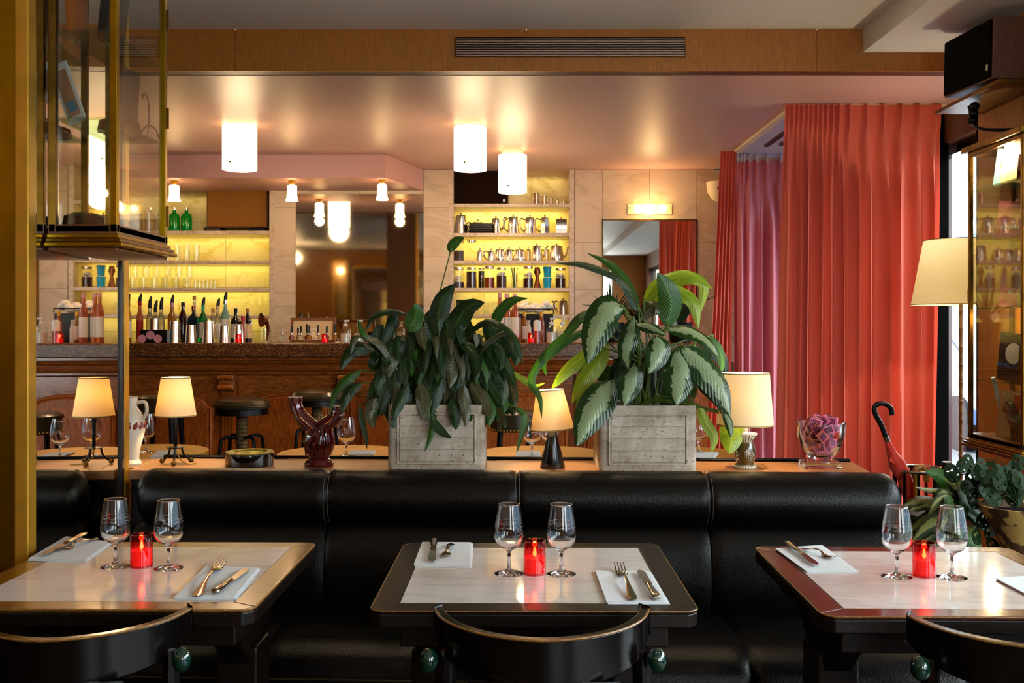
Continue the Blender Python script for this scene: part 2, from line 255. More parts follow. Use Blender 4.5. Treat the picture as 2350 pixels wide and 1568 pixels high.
# ---------------------------------------------------------------- mesh building
class G:
    def __init__(s): s.v = []; s.f = []; s.uv = None
    def add(s, vs, fs):
        o = len(s.v); s.v += [tuple(v) for v in vs]; s.f += [tuple(i+o for i in f) for f in fs]; return s
    def box(s, x0, x1, y0, y1, z0, z1, top=1.0):
        cx, cy = (x0+x1)/2, (y0+y1)/2
        t = [(cx+(x-cx)*top, cy+(y-cy)*top, z1) for x, y in ((x0, y0), (x1, y0), (x1, y1), (x0, y1))]
        return s.add([(x0, y0, z0), (x1, y0, z0), (x1, y1, z0), (x0, y1, z0)]+t, [(3, 2, 1, 0), (4, 5, 6, 7), (0, 1, 5, 4), (1, 2, 6, 5), (2, 3, 7, 6), (3, 0, 4, 7)])
    def prism(s, poly, z0, z1, axis='z', scale=1.0):
        n = len(poly); cx = sum(p[0] for p in poly)/n; cy = sum(p[1] for p in poly)/n
        def m(a, b, c): return (a, b, c) if axis == 'z' else ((a, c, b) if axis == 'y' else (c, a, b))
        vs = [m(a, b, z0) for a, b in poly]+[m(cx+(a-cx)*scale, cy+(b-cy)*scale, z1) for a, b in poly]
        return s.add(vs, [tuple(range(n))[::-1], tuple(range(n, 2*n))]+[(i, (i+1) % n, n+(i+1) % n, n+i) for i in range(n)])
    def lathe(s, prof, c=(0, 0, 0), seg=20, sx=1, sy=1, rot=0):
        vs = []; fs = []; n = len(prof)
        for r, z in prof:
            for k in range(seg):
                a = 2*PI*k/seg+rot; vs.append((c[0]+r*sx*math.cos(a), c[1]+r*sy*math.sin(a), c[2]+z))
        for i in range(n-1):
            for k in range(seg):
                k2 = (k+1) % seg; fs.append((i*seg+k, i*seg+k2, (i+1)*seg+k2, (i+1)*seg+k))
        if prof[0][0] > 1e-5: fs.append(tuple(range(seg))[::-1])
        if prof[-1][0] > 1e-5: fs.append(tuple((n-1)*seg+k for k in range(seg)))
        return s.add(vs, fs)
    def tube(s, pts, r, seg=8, cap=True, flat=1.0):
        pts = [Vector(p) for p in pts]; n = len(pts); rs = r if isinstance(r, (list, tuple)) else [r]*n
        up = Vector((0, 0, 1)); vs = []; fs = []; prev = None
        for i, p in enumerate(pts):
            t = (pts[min(i+1, n-1)]-pts[max(i-1, 0)]).normalized()
            if prev is None:
                a = up.cross(t)
                if a.length < .1: a = Vector((1, 0, 0)).cross(t)
            else: a = prev-t*prev.dot(t)
            a.normalize(); b2 = t.cross(a); prev = a
            for k in range(seg):
                q = 2*PI*k/seg; vs.append(p+a*math.cos(q)*rs[i]+b2*math.sin(q)*rs[i]*flat)
        for i in range(n-1):
            for k in range(seg): fs.append((i*seg+k, i*seg+(k+1) % seg, (i+1)*seg+(k+1) % seg, (i+1)*seg+k))
        if cap: fs += [tuple(range(seg))[::-1], tuple((n-1)*seg+k for k in range(seg))]
        return s.add(vs, fs)
    def ball(s, c, r, seg=12, sz=1):
        return s.lathe([(max(1e-6, r*math.sin(PI*i/8)), -r*sz*math.cos(PI*i/8)) for i in range(9)], c, seg)
    def rot(s, a, axis='Z', c=(0, 0, 0)):
        R = Matrix.Rotation(a, 3, axis); c = Vector(c); s.v = [tuple(R @ (Vector(v)-c)+c) for v in s.v]; return s
    def move(s, d): s.v = [(v[0]+d[0], v[1]+d[1], v[2]+d[2]) for v in s.v]; return s
    def mesh(s, name, mt, smooth=True, ang=35):
        me = bpy.data.meshes.new(name); me.from_pydata(s.v, [], s.f)
        if s.uv:
            l = me.uv_layers.new(name='UVMap'); buf = [0.0]*(2*len(me.loops)); vi = [0]*len(me.loops); me.loops.foreach_get('vertex_index', vi)
            for i, k in enumerate(vi): buf[2*i], buf[2*i+1] = s.uv[k]
            l.data.foreach_set('uv', buf)
        me.materials.append(M[mt])
        if smooth:
            me.shade_smooth()
            try: me.set_sharp_from_angle(angle=math.radians(ang))
            except Exception: pass
        return me
    def obj(s, name, mt, parent=None, bev=0, smooth=True, world=False, label=None, loc=None, ang=35, kind=None):
        if world and parent is not None: s.move(tuple(-a for a in parent.location))
        o = bpy.data.objects.new(name, s.mesh(name, mt, smooth, ang)); C.objects.link(o)
        if parent is not None: o.parent = parent
        if loc: o.location = loc
        if label: o['label'] = label
        if kind: o['kind'] = kind
        if bev:
            b = o.modifiers.new('edge', 'BEVEL'); b.width = bev; b.segments = 2; b.limit_method = 'ANGLE'; b.angle_limit = math.radians(40)
        return o
def tag(o, label, cat, group=None, kind=None):
    o['label'] = label; o['category'] = cat
    if group: o['group'] = group
    if kind: o['kind'] = kind
    return o
def thing(name, label, cat, loc=(0, 0, 0), rz=0, group=None):
    o = bpy.data.objects.new(name, None); C.objects.link(o); o.location = loc; o.rotation_euler = (0, 0, rz); o.empty_display_size = .05
    return tag(o, label, cat, group)
def struct(o): o['kind'] = 'structure'; return o
KIDS = {}
def dup(root, loc, rz=0, label=None, group=None, sc=None):
    r = root.copy(); C.objects.link(r); r.location = loc; r.rotation_euler = (0, 0, rz)
    if label: r['label'] = label
    if group: r['group'] = group
    if sc: r.scale = (sc, sc, sc)
    for ch in list(root.children):
        c = ch.copy(); C.objects.link(c); c.parent = r
        for g in list(ch.children): d = g.copy(); C.objects.link(d); d.parent = c
    return r
ORD = ['first', 'second', 'third', 'fourth', 'fifth', 'sixth', 'seventh', 'eighth', 'ninth', 'tenth', 'eleventh', 'twelfth', 'thirteenth', 'fourteenth', 'fifteenth', 'sixteenth', 'seventeenth', 'eighteenth']
def arc(cx, cy, r, a0, a1, n=10): return [(cx+r*math.cos(a0+(a1-a0)*i/n), cy+r*math.sin(a0+(a1-a0)*i/n)) for i in range(n+1)]
def rrect(x0, x1, y0, y1, r, n=5):
    return arc(x1-r, y1-r, r, 0, PI/2, n)+arc(x0+r, y1-r, r, PI/2, PI, n)+arc(x0+r, y0+r, r, PI, 1.5*PI, n)+arc(x1-r, y0+r, r, 1.5*PI, 2*PI, n)
def crom(pts, n):
    pts = [Vector(p) for p in pts]; pts = [pts[0]*2-pts[1]]+pts+[pts[-1]*2-pts[-2]]; out = []; m = len(pts)-3
    for i in range(n+1):
        u = i/n*m; k = min(int(u), m-1); t = u-k; a, b, c, d = pts[k:k+4]
        out.append(.5*((2*b)+(c-a)*t+(2*a-5*b+4*c-d)*t*t+(3*b-a-3*c+d)*t**3))
    return out
def leaf(pts, w, face=(0, -1, .35), fold=.34, n=12, m=6, wave=0, taper=1.0, twist=0):
    c = crom(pts, n); g = G(); uv = []; fc = Vector(face).normalized(); ph = random.random()*6
    for i, p in enumerate(c):
        t = i/n; tg = (c[min(i+1, n)]-c[max(i-1, 0)]).normalized(); sd = tg.cross(fc)
        if sd.length < .05: sd = Vector((1, 0, 0))
        sd.normalize(); nr = sd.cross(tg).normalized()
        if twist: R = Matrix.Rotation(twist*t, 3, tg); sd = R @ sd; nr = R @ nr
        wd = w*max(0, math.sin(PI*min(1, t**.72*.985+.008)))**.75*.5
        for j in range(m+1):
            u = j/m*2-1
            g.v.append(tuple(p+sd*u*wd-nr*(fold*wd*abs(u)**1.3)*(1 if True else 0)+nr*(wave*wd*math.sin(9*t+ph+u))*abs(u))); uv.append((u*.5+.5, t))
    for i in range(n):
        for j in range(m): a = i*(m+1)+j; g.f.append((a, a+1, a+m+2, a+m+1))
    g.uv = uv; return g

# ================================================================= THE SETTING
def sbox(name, mt, *b, bev=0): return struct(G().box(*b).obj(name, mt, bev=bev, smooth=False))
sbox('floor', 'floor_tile', -4.4, 2.7, -3, 8.5, -.06, 0)
up = sbox('ceiling', 'ceiling_white', -4.4, 2.7, -3, 4.9, 2.755, 2.86)
low = sbox('ceiling.001', 'ceiling_gloss', -4.4, 1.62, 5.0, 8.4, 2.55, 2.6)
sbox('ceiling.002', 'ceiling_gloss', 1.62, 2.7, 5.0, 5.66, 2.55, 2.6)
sbox('ceiling.003', 'vest_white', 1.62, 2.7, 5.66, 8.4, 2.555, 2.6)
sbox('trim_soffit', 'ceiling_white', 1.726, 2.7, -3, 4.9, 2.64, 2.755)
sbox('wall_left', 'oak_dark', -4.5, -4.4, -3, 8.5, 0, 2.86)
struct(G().box(-4.4, .8, -3.1, -3, 0, 2.86).box(1.9, 2.7, -3.1, -3, 0, 2.86).box(.8, 1.9, -3.1, -3, 0, .65).box(.8, 1.9, -3.1, -3, 2.35, 2.86).obj('wall_front', 'oak_panel', smooth=False))
wf = struct(G().box(.8, 1.9, -3.06, -3.05, .65, 2.35).obj('window_4', 'pane', smooth=False)); G().box(1.32, 1.38, -3.07, -3.02, .65, 2.35).box(.8, 1.9, -3.07, -3.02, .65, .7).obj('window_frame', 'black_paint', wf, smooth=False)
# wooden beam between the two ceilings, in board panels
beam = struct(G().box(-4.4, 2.6, 4.915, 5.0, 2.552, 2.755).obj('trim_beam', 'oak_dark', smooth=False))
xs = [-4.4, X(540, 4.9)-1.43, X(540, 4.9), X(1208, 4.9), X(1208, 4.9)+1.43, 2.6]
for a, b2 in zip(xs, xs[1:]): G().box(a+.001, b2-.001, 4.9, 4.917, 2.55, 2.755).obj('panel', 'oak_panel', beam, smooth=False)
# facade on the right: sill, header, posts, panes
fac = struct(G().box(2.52, 2.66, -3, 6.04, 0, .35).box(2.58, 2.66, 6.02, 6.08, 0, 2.36).box(2.52, 2.66, -3, 8.4, 2.36, 2.86).box(2.52, 2.66, -3, -2.4, .35, 2.36).box(2.52, 2.66, 3.4, 4.72, .35, 2.36).box(2.52, 2.66, 7.25, 8.4, 0, 2.36).obj('wall_right', 'oak_dark', smooth=False))
for i, (a, b2, zz) in enumerate(((-2.4, 3.4, .35), (4.72, 6.0, .35), (6.1, 7.25, .0))):
    w = struct(G().box(2.60, 2.608, a, b2, zz, 2.36).obj('window_%d' % (i+1), 'pane', smooth=False))
    fr = G()
    ys = [a, b2] if i else [a, -.5, 1.4, b2]
    for yy in ys: fr.box(2.59, 2.64, yy-.02, yy+.02, zz, 2.36)
    fr.box(2.58, 2.64, a, b2, zz, zz+.05).box(2.58, 2.64, a, b2, 2.3, 2.36); fr.obj('window_frame', 'black_paint', w, smooth=False)
struct(G().box(2.44, 2.548, 5.80, 5.86, 0, 2.55).obj('trim_post', 'black_post', bev=.008, smooth=False))
struct(G().box(2.40, 2.58, 5.70, 5.80, .3, .36).obj('trim_sill', 'black_paint', smooth=False))
# wood pier that carries the right showcase
pier = struct(G().box(2.22, 2.52, 3.5, 4.70, 0, 2.64).obj('wall_pier', 'oak_dark', smooth=False))
for a, b2 in ((3.5, 3.9), (3.9, 4.3), (4.3, 4.72)): G().box(2.2, 2.22, a+.001, b2-.001, 0, 2.64).obj('panel', 'oak_panel', pier, smooth=False)
G().box(2.2, 2.52, 4.70, 4.72, 0, 2.64).obj('panel', 'oak_panel', pier, smooth=False)
# back wall with two niches
D = 8.0
NL0, NL1, NR0, NR1 = -3.9, X(620, D), X(1040, D), X(1308, D)
bw = G()
bw.box(-4.4, NL0, D, D+.45, 0, 2.6).box(NL1, NR0, D, D+.45, 0, 2.6).box(NR1, 2.66, D, D+.45, 0, 2.6)
bw.box(NL0, NR1, D+.36, D+.45, 0, 2.6).box(NL0, NL1, D, D+.36, 0, 1.1).box(NR0, NR1, D, D+.36, 0, 1.1)
wall = struct(bw.obj('wall_back', 'grout', smooth=False))
TM = {}
def tile(x0, x1, z0, z1, y, mt='tile_stone', th=.012):
    k = (round(x1-x0, 3), round(z1-z0, 3), mt)
    if k not in TM:
        w, h = (x1-x0)/2-.0012, (z1-z0)/2-.0012; TM[k] = G().box(-w, w, -th, 0, -h, h).mesh('tile', mt, False)
    o = bpy.data.objects.new('tile', TM[k]); C.objects.link(o); o.parent = wall; o.location = ((x0+x1)/2, y, (z0+z1)/2)
def tiles(xs, zs, y, mt='tile_stone'):
    for a, b2 in zip(xs, xs[1:]):
        for c, d in zip(zs, zs[1:]): tile(a, b2, c, d, y, mt)
zl = [1.0, Z(703, D), Z(590, D), Z(477, D), 2.548]
tiles([NL1+.012, X(680, D)], zl, D); tiles([X(972, D), NR0-.012], zl, D)
tiles([X(680, D), X(826, D), X(972, D)], [Z(446, D), 2.548], D)
zr = [1.0, Z(773, D), Z(665, D), Z(557, D), Z(448, D), 2.548]
tiles([NR1+.04, X(1382, D)], zr, D); tiles([X(1382, D), X(1490, D), X(1597, D)], [Z(505, D), Z(448, D), 2.548], D)
tiles([X(1597, D), X(1700, D)], zr, D); tiles([X(1382, D), X(1490, D), X(1597, D)], [1.0, Z(745, D)], D)
zn = [1.1, 1.25, 1.62, 2.0, 2.38, 2.55]
tiles([NL0, -3.6, -3.2, -2.8, -2.4, NL1], zn, D+.36, 'niche_stone'); tiles([NR0, X(1112, D+.36), X(1220, D+.36), NR1], zn, D+.36, 'niche_stone')
def niche(x0, x1, ys, lit):
    sides = G().box(x0-.035, x0, D-.02, D+.36, 1.1, 2.55).box(x1, x1+.035, D-.02, D+.36, 1.1, 2.55)
    t = thing('shelf_unit', 'pale stone shelf unit with glowing yellow back, ' + lit, 'shelves', ((x0+x1)/2, D, 1.1))
    G().box(x0-.035, x0+.004, D-.016, D+.355, 1.1, 2.55).obj('side_panel', 'shelf_stone', t, world=True, bev=.003, smooth=False)
    G().box(x1-.004, x1+.035, D-.016, D+.355, 1.1, 2.55).obj('side_panel', 'shelf_stone', t, world=True, bev=.003, smooth=False)
    zz = []
    for py in ys:
        z = Z(py, D); zz.append(z)
        G().box(x0+.004, x1-.004, D-.01, D+.33, z-.028, z).obj('shelf', 'shelf_stone', t, world=True, bev=.003, smooth=False)
    return zz
shL = niche(NL0, NL1, (530, 598, 661, 724), 'left of the old bar mirror')
shR = niche(NR0, NR1, (468, 535, 598, 661, 722), 'right of the old bar mirror')
for i, z in enumerate(shL): strip(NL0+.05, NL1-.05, D+.26, z-.035, 10 if i < 3 else 7)
for i, z in enumerate(shR): strip(NR0+.04, NR1-.04, D+.26, z-.035, (8, 8, 7, 4, 4)[i])
strip(NR0+.04, NR1-.04, D+.26, 2.53, 3, (1, .75, .2)); strip(NL0+.05, NL1-.05, D+.26, 2.37, 4, (1, .75, .25))
# old bar mirror, wall mirror
o = struct(G().box(X(680, D), X(972, D), D-.018, D, 1.0, Z(446, D)).obj('trim_mirror', 'mirror_old', smooth=False))
t = thing('wall_mirror', 'tall rectangular mirror on the stone wall under the three-bulb light', 'mirror', (X(1490, D), D-.02, Z(745, D)))
G().box(X(1382, D), X(1597, D), D-.018, D-.002, Z(745, D), Z(505, D)).obj('glass', 'mirror', t, world=True, smooth=False)
g = G()
for a in ((X(1381, D), X(1384, D), Z(745, D), Z(504, D)), (X(1595, D), X(1598, D), Z(745, D), Z(504, D)), (X(1381, D), X(1598, D), Z(507, D), Z(504, D))): g.box(a[0], a[1], D-.022, D-.002, a[2], a[3])
g.obj('frame', 'brass_dark', t, world=True, smooth=False)
# bulkhead over the bar
bx = X(885, 7.29)
struct(G().prism([(-4.4, 7.29), (bx, 7.29), (X(965, D)+.02, D-.012), (-4.4, D-.012)], 2.381, 2.55).obj('trim_bulkhead', 'pink_paint', smooth=False))
# ceiling track + vestibule vent
g = G().box(1.585, 1.625, 5.7, 7.15, 2.53, 2.552).box(1.60, 2.45, 5.62, 5.66, 2.53, 2.549)
struct(g.obj('trim_curtain_track', 'cream', smooth=False))
t = thing('ceiling_vent', 'grey slotted vent in the vestibule ceiling behind the curtains', 'vent', (2.0, 6.4, 2.54))
G().box(1.76, 1.79, 6.1, 6.95, 2.545, 2.556).obj('frame', 'black_metal', t, world=True)
for i in range(7): G().box(1.85+i*.045, 1.875+i*.045, 6.2, 6.9, 2.542, 2.556).obj('slat', 'black_metal', t, world=True)
# beam grille
t = thing('air_grille', 'long slotted ventilation grille set in the wooden beam', 'vent', (X(1308, 4.9), 4.895, Z(131, 4.9)))
x0, x1, z0, z1 = X(1047, 4.9), X(1570, 4.9), Z(131, 4.9), Z(88, 4.9)
G().box(x0, x1, 4.897, 4.899, z0, z1).obj('backing', 'black_plastic', t, world=True, smooth=False)
G().box(x0-.004, x1+.004, 4.885, 4.899, z1, z1+.003).box(x0-.004, x1+.004, 4.885, 4.899, z0-.003, z0).box(x0-.004, x0, 4.885, 4.899, z0, z1).box(x1, x1+.004, 4.885, 4.899, z0, z1).obj('frame', 'brass_dark', t, world=True, smooth=False)
for i in range(8): zc = z0+(i+.4)*(z1-z0)/8; G().box(x0, x1, 4.884, 4.897, zc-.0022, zc+.0022).obj('slat', 'steel_slat', t, world=True, smooth=False)
# street outside
sbox('ground_street', 'asphalt', 2.7, 16, -10, 20, -.25, -.2)
g = G().box(11, 11.5, -10, 22, -.2, 3.2)
struct(g.obj('wall_street', 'street_wall', smooth=False))
t = thing('awning', 'blue-grey shop awning across the street beyond the narrow window', 'awning', (10.2, 19, 2.7))
G().prism([(9.8, 2.75), (11, 3.5), (11, 3.45), (9.8, 2.65)], 12, 26, 'y').obj('canopy', 'awning_blue', t, world=True)
t = thing('parked_car', 'pale parked car seen through the narrow window beside the curtain', 'car', (6.2, 13.6, -.2))
body = [(11.0, .15), (16.4, .15), (16.5, .75), (15.6, .95), (14.6, 1.45), (12.6, 1.5), (11.7, .98), (11.05, .85)]
G().prism([(a, b) for a, b in body], 5.4, 7.1, 'x').obj('body', 'car_white', t, world=True, bev=.06)
G().prism([(12.0, 1.0), (15.2, 1.0), (14.45, 1.38), (12.7, 1.42)], 5.38, 5.41, 'x').obj('side_window', 'car_glass', t, world=True)
G().box(5.37, 5.41, 11.2, 16.3, .15, .32).obj('sill', 'car_blue', t, world=True)
for yy in (12, 15.4): G().lathe([(.33, 0), (.33, .2)], (0, 0, 0), 20).rot(-PI/2, 'Y').move((5.55, yy, .13)).obj('wheel', 'rubber', t, world=True)

# ---- behind the camera (seen in the mirrors): frames and spots
def backframe(x0, x1, lab):
    t = thing('wall_mirror', lab, 'mirror', ((x0+x1)/2, -2.98, .9))
    G().box(x0, x1, -2.99, -2.97, .9, 2.4).obj('glass', 'mirror', t, world=True, smooth=False)
    G().box(x0-.05, x0, -2.99, -2.93, .85, 2.45).box(x1, x1+.05, -2.99, -2.93, .85, 2.45).box(x0-.05, x1+.05, -2.99, -2.93, 2.4, 2.45).box(x0-.05, x1+.05, -2.99, -2.93, .85, .9).obj('frame', 'brass_bright', t, world=True, smooth=False)
for x0_, x1_, lb_ in ((-3.36, -3.12, 'narrow brass wall case left of the framed mirror seen in the old bar mirror'), (-2.20, -1.94, 'narrow brass wall case right of the framed mirror seen in the old bar mirror')):
    t = thing('wall_case', lb_, 'cabinet', ((x0_+x1_)/2, -2.98, 1.5)); G().box(x0_, x1_, -2.99, -2.95, 1.5, 2.5).obj('back', 'paper_cream', t, world=True, smooth=False); G().box(x0_, x1_, -2.80, -2.795, 1.5, 2.5).obj('glass', 'pane', t, world=True, smooth=False)
    g = G()
    for q in ((x0_-.02, x0_+.02, 1.48, 2.52), (x1_-.02, x1_+.02, 1.48, 2.52), (x0_, x1_, 1.46, 1.5), (x0_, x1_, 2.5, 2.54)): g.box(q[0], q[1], -2.99, -2.79, q[2], q[3])
    g.obj('frame', 'brass_bright', t, world=True, smooth=False); point(((x0_+x1_)/2, -2.85, 2.35), 3)
t = thing('wall_lamp', 'small two-bulb wall lamp seen reflected in the old bar mirror', 'lamp', (-1.5, -2.99, 1.9)); G().box(-.03, .03, 0, .03, 0, .12).obj('plate', 'brass_bright', t); G().ball((-.05, .1, .12), .03).obj('bulb', 'bulb_glow', t); G().ball((.05, .1, .12), .03).obj('bulb', 'bulb_glow', t); point((-1.5, -2.75, 2.0), 14, (1, .66, .32))
point((-3.8, -1.5, 2.5), 14, (1, .7, .36), .05)  # added warm fill without a fixture, brightens the rear room
backframe(-3.02, -2.28, 'brass-framed mirror seen in the old bar mirror')

# ---- left pillar clad with mirror
MN, MF = (-1.175, 2.44), (-1.212, 3.10)
pil = struct(G().prism([(-1.62, 2.44), (-1.18, 2.44), (-1.217, 3.10), (-1.62, 3.10)], 0, 2.755).obj('wall_pillar', 'oak_dark', smooth=False))
ms = G().prism([(-1.18, 2.44), (MN[0], 2.44), (MF[0], 3.10), (-1.217, 3.10)], 0, 2.755); ms.obj('mirror_panel', 'mirror', pil, smooth=False)
G().box(-1.62, -1.18, 2.405, 2.44, 0, 2.755).obj('front_trim', 'brass', pil, smooth=False, bev=.004)
G().box(-1.20, -1.166, 2.40, 2.442, 0, 2.755).obj('edge_strip', 'brass_bright', pil, smooth=False, bev=.003)
G().prism([(-1.217, 3.075), (-1.203, 3.075), (-1.205, 3.095), (-1.219, 3.095)], 0, 2.755).obj('dark_strip', 'black_paint', pil, smooth=False)
G().box(-1.24, -1.204, 3.095, 3.135, 0, 2.755).obj('edge_strip', 'brass_bright', pil, smooth=False, bev=.003)

# ================================================================= BAR
BD = 6.6
bz = Z(788, BD)
BX0, BX1 = -4.3, 1.32
t = thing('bar_counter', 'long carved wooden bar with pilasters and arched panels', 'bar', (-1.4, BD+.1, 0))
G().box(BX0, BX1, BD+.11, BD+.55, 0, bz-.09).obj('carcass', 'bar_wood', t, world=True, smooth=False)
prof = [(BD+.11, bz-.092), (BD+.045, bz-.092), (BD+.045, bz-.112)]+[(BD+.03-.028*math.sin(PI*i/6), bz-.114-.026*i/6) for i in range(7)]+[(BD+.05, bz-.145), (BD+.055, bz-.165)]+[(BD+.05-.02*math.sin(PI*i/6), bz-.168-.02*i/6) for i in range(7)]+[(BD+.08, bz-.195), (BD+.08, bz-.21), (BD+.11, bz-.22)]
for a, b2 in ((BX0, X(522, BD)), (X(522, BD), BX1)): G().prism(prof, a+.001, b2-.001, 'x').obj('moulding', 'bar_wood_h', t, world=True)
pc = [X(515, BD)+.795*k for k in range(-3, 4)]
for c in pc:
    if c < BX0+.05 or c > BX1-.05: continue
    w = .052
    G().prism([(BD+.11, bz-.215), (BD+.01, bz-.215), (BD+.01, bz-.24), (BD+.04, bz-.247), (BD+.035, bz-.27), (BD+.015, bz-.285), (BD+.015, bz-.305), (BD+.04, bz-.32), (BD+.085, bz-.33), (BD+.11, bz-.33)], c-w, c+w, 'x').obj('corbel', 'bar_wood_h', t, world=True, bev=.003)
    pl = G().box(c-w, c+w, BD+.09, BD+.11, .1, bz-.33).obj('pilaster', 'bar_wood', t, world=True, smooth=False)
    for k in range(4): G().box(c-.036+k*.021, c-.027+k*.021, BD+.078, BD+.09, .1, bz-.34).move(tuple(-v for v in t.location)).obj('flute', 'bar_wood', pl, smooth=False)
for a, b2 in zip(pc, pc[1:]):
    a, b2 = max(a+.07, BX0), min(b2-.07, BX1)
    if b2-a < .3: continue
    zt = bz-.43; cx = (a+b2)/2; hw = (b2-a)/2-.06
    G().box(a, b2, BD+.095, BD+.11, bz-.36, bz-.22).obj('rail', 'bar_wood_h', t, world=True, smooth=False)
    arch = [(cx-hw, .2), (cx+hw, .2), (cx+hw, zt)]+[(cx+hw*.88*math.cos(q), zt+.07*math.sin(q)) for q in [PI*i/12 for i in range(13)]]+[(cx-hw, zt)]
    G().prism(arch, BD+.072, BD+.11, 'y').obj('panel', 'bar_wood', t, world=True, bev=.006, smooth=False)
    g = G(); bo = [(cx-hw-.012, BD+.09, .2), (cx-hw-.012, BD+.09, zt-.01)]+[(cx-(hw*.88+.012)*math.cos(q), BD+.094, zt+.082*math.sin(q)) for q in [PI*i/12 for i in range(13)]]+[(cx+hw+.012, BD+.094, zt-.01), (cx+hw+.012, BD+.094, .2)]
    g.tube(bo, .017, 8).obj('arch_moulding', 'bar_wood', t, world=True)
tag(G().prism(rrect(BX0, BX1+.05, BD-.02, BD+.62, .03), bz-.092, bz).obj('worktop', 'terrazzo', bev=.008), 'thick speckled brown terrazzo worktop along the bar', 'worktop')

# ================================================================= generic small things
def lath(name, prof, mt, lab, cat, loc, seg=20, group=None):
    return tag(G().lathe(prof, seg=seg).obj(name, mt, loc=loc), lab, cat, group)
def cup_prof(r0, r1, h, th): return [(r0, 0), (r1, h), (r1-th, h), (r0-th, th), (1e-5, th)]
def wine_glass(lab, loc, h=.152, rb=.0325, fine=True, group=None, mt=None):
    t = thing('wine_glass', lab, 'glass', loc, random.random(), group); s = h/.152; mt = mt or ('clear_glass' if fine else 'vessel')
    o = [(.0235, .152), (.0262, .138), (.0288, .122), (.0311, .107), (.0325, .092), (.0318, .080), (.029, .070), (.023, .0615), (.014, .0555), (.006, .0515)]
    inn = [(.0226, .152), (.0253, .138), (.0279, .122), (.0302, .107), (.0316, .092), (.0309, .0807), (.0282, .0714), (.0222, .0633), (.013, .0575), (1e-5, .0555)]
    if fine: prof = [(1e-5, .0), (.0315, .0), (.032, .0012), (.028, .003), (.012, .006), (.0048, .012), (.0038, .03), (.0042, .046), (.006, .050)]+o[::-1][1:]+inn
    else: prof = [(.031, 0), (.012, .005), (.004, .012), (.0035, .045), (.006, .050)]+o[::-1][1:]
    k = rb/.0325
    g = G().lathe([(r*s*k if z > .049 else r*s, z*s) for r, z in prof], seg=36 if fine else 20); g.obj('bowl', mt, t, ang=60)
    if fine:
        rm = G().tube([(.0231*math.cos(q), .0231*math.sin(q), .152) for q in [2*PI*i/28 for i in range(29)]], .0010, 6); rm.obj('rim', 'clear_glass', t)
        for zz in (.113, .105):
            r0 = .0299 if zz > .11 else .0311
            G().tube([((r0)*math.cos(q), (r0)*math.sin(q), zz+.0012*math.sin(q*9)) for q in [2*PI*i/60 for i in range(61)]], .00022, 4).obj('engraved_line', 'text_white', t)
    return t
def candle(lab, loc, s=1.0, small=False, group=None):
    t = thing('candle', lab, 'candle', loc, 0, group); r, h = .0245*s, .073*s
    G().lathe([(1e-5, 0), (r, 0), (r, h), (r-.0018, h), (r-.0018, .004), (1e-5, .004)], seg=28).obj('holder', 'red_glass', t, ang=50)
    G().lathe([(1e-5, .005), (r-.0025, .005), (r-.0025, h*.5), (1e-5, h*.48)], seg=24).obj('wax', 'red_wax', t)
    G().lathe([(1e-5, 0), (.0045*s, .006*s), (.003*s, .014*s), (1e-5, .024*s)], (0, 0, h*.5), 10).obj('flame', 'flame', t)
    point((loc[0], loc[1], loc[2]+h*.75), .12*s, (1, .3, .1), .006, 'candle_light'); return t
def bottle(lab, px, top, d, w, mt, cap, neck=.3, label=None, pourer=True, sq=False, z0=None, cat='bottle', shoulder=.62):
    z0 = bz if z0 is None else z0; H = Z(top, d)-z0; r = w/2*d/F
    t = thing('liquor_bottle', lab, cat, (X(px, d), d, z0), (PI/4 if sq else 0))
    pr = .055 if pourer else 0; hb = H-pr; hc = .03; seg = 4 if sq else 16; k = 1.3 if sq else 1
    nr = max(.011, r*neck)
    prof = [(1e-5, 0), (r*k*.96, 0), (r*k, .006), (r*k, hb*shoulder), (r*k*.82, hb*(shoulder+.07)), (nr*1.2, hb*(shoulder+.16)), (nr, hb*(shoulder+.2)), (nr, hb-hc), (1e-5, hb-hc)]
    G().lathe(prof, seg=seg).obj('body', mt, t, ang=30 if sq else 50)
    G().lathe([(nr*1.15, 0), (nr*1.15, hc), (1e-5, hc)], (0, 0, hb-hc), 12).obj('cap', cap, t)
    if label: G().lathe([(r*k*1.012, hb*.12), (r*k*1.012, hb*(shoulder-.08))], seg=seg).obj('paper_label', label, t)
    if pourer: G().tube([(0, 0, hb-.003), (.002, 0, hb+.02), (.01, 0, hb+pr)], [.011, .013, .006], 8).obj('pourer', 'black_plastic', t)
    return t
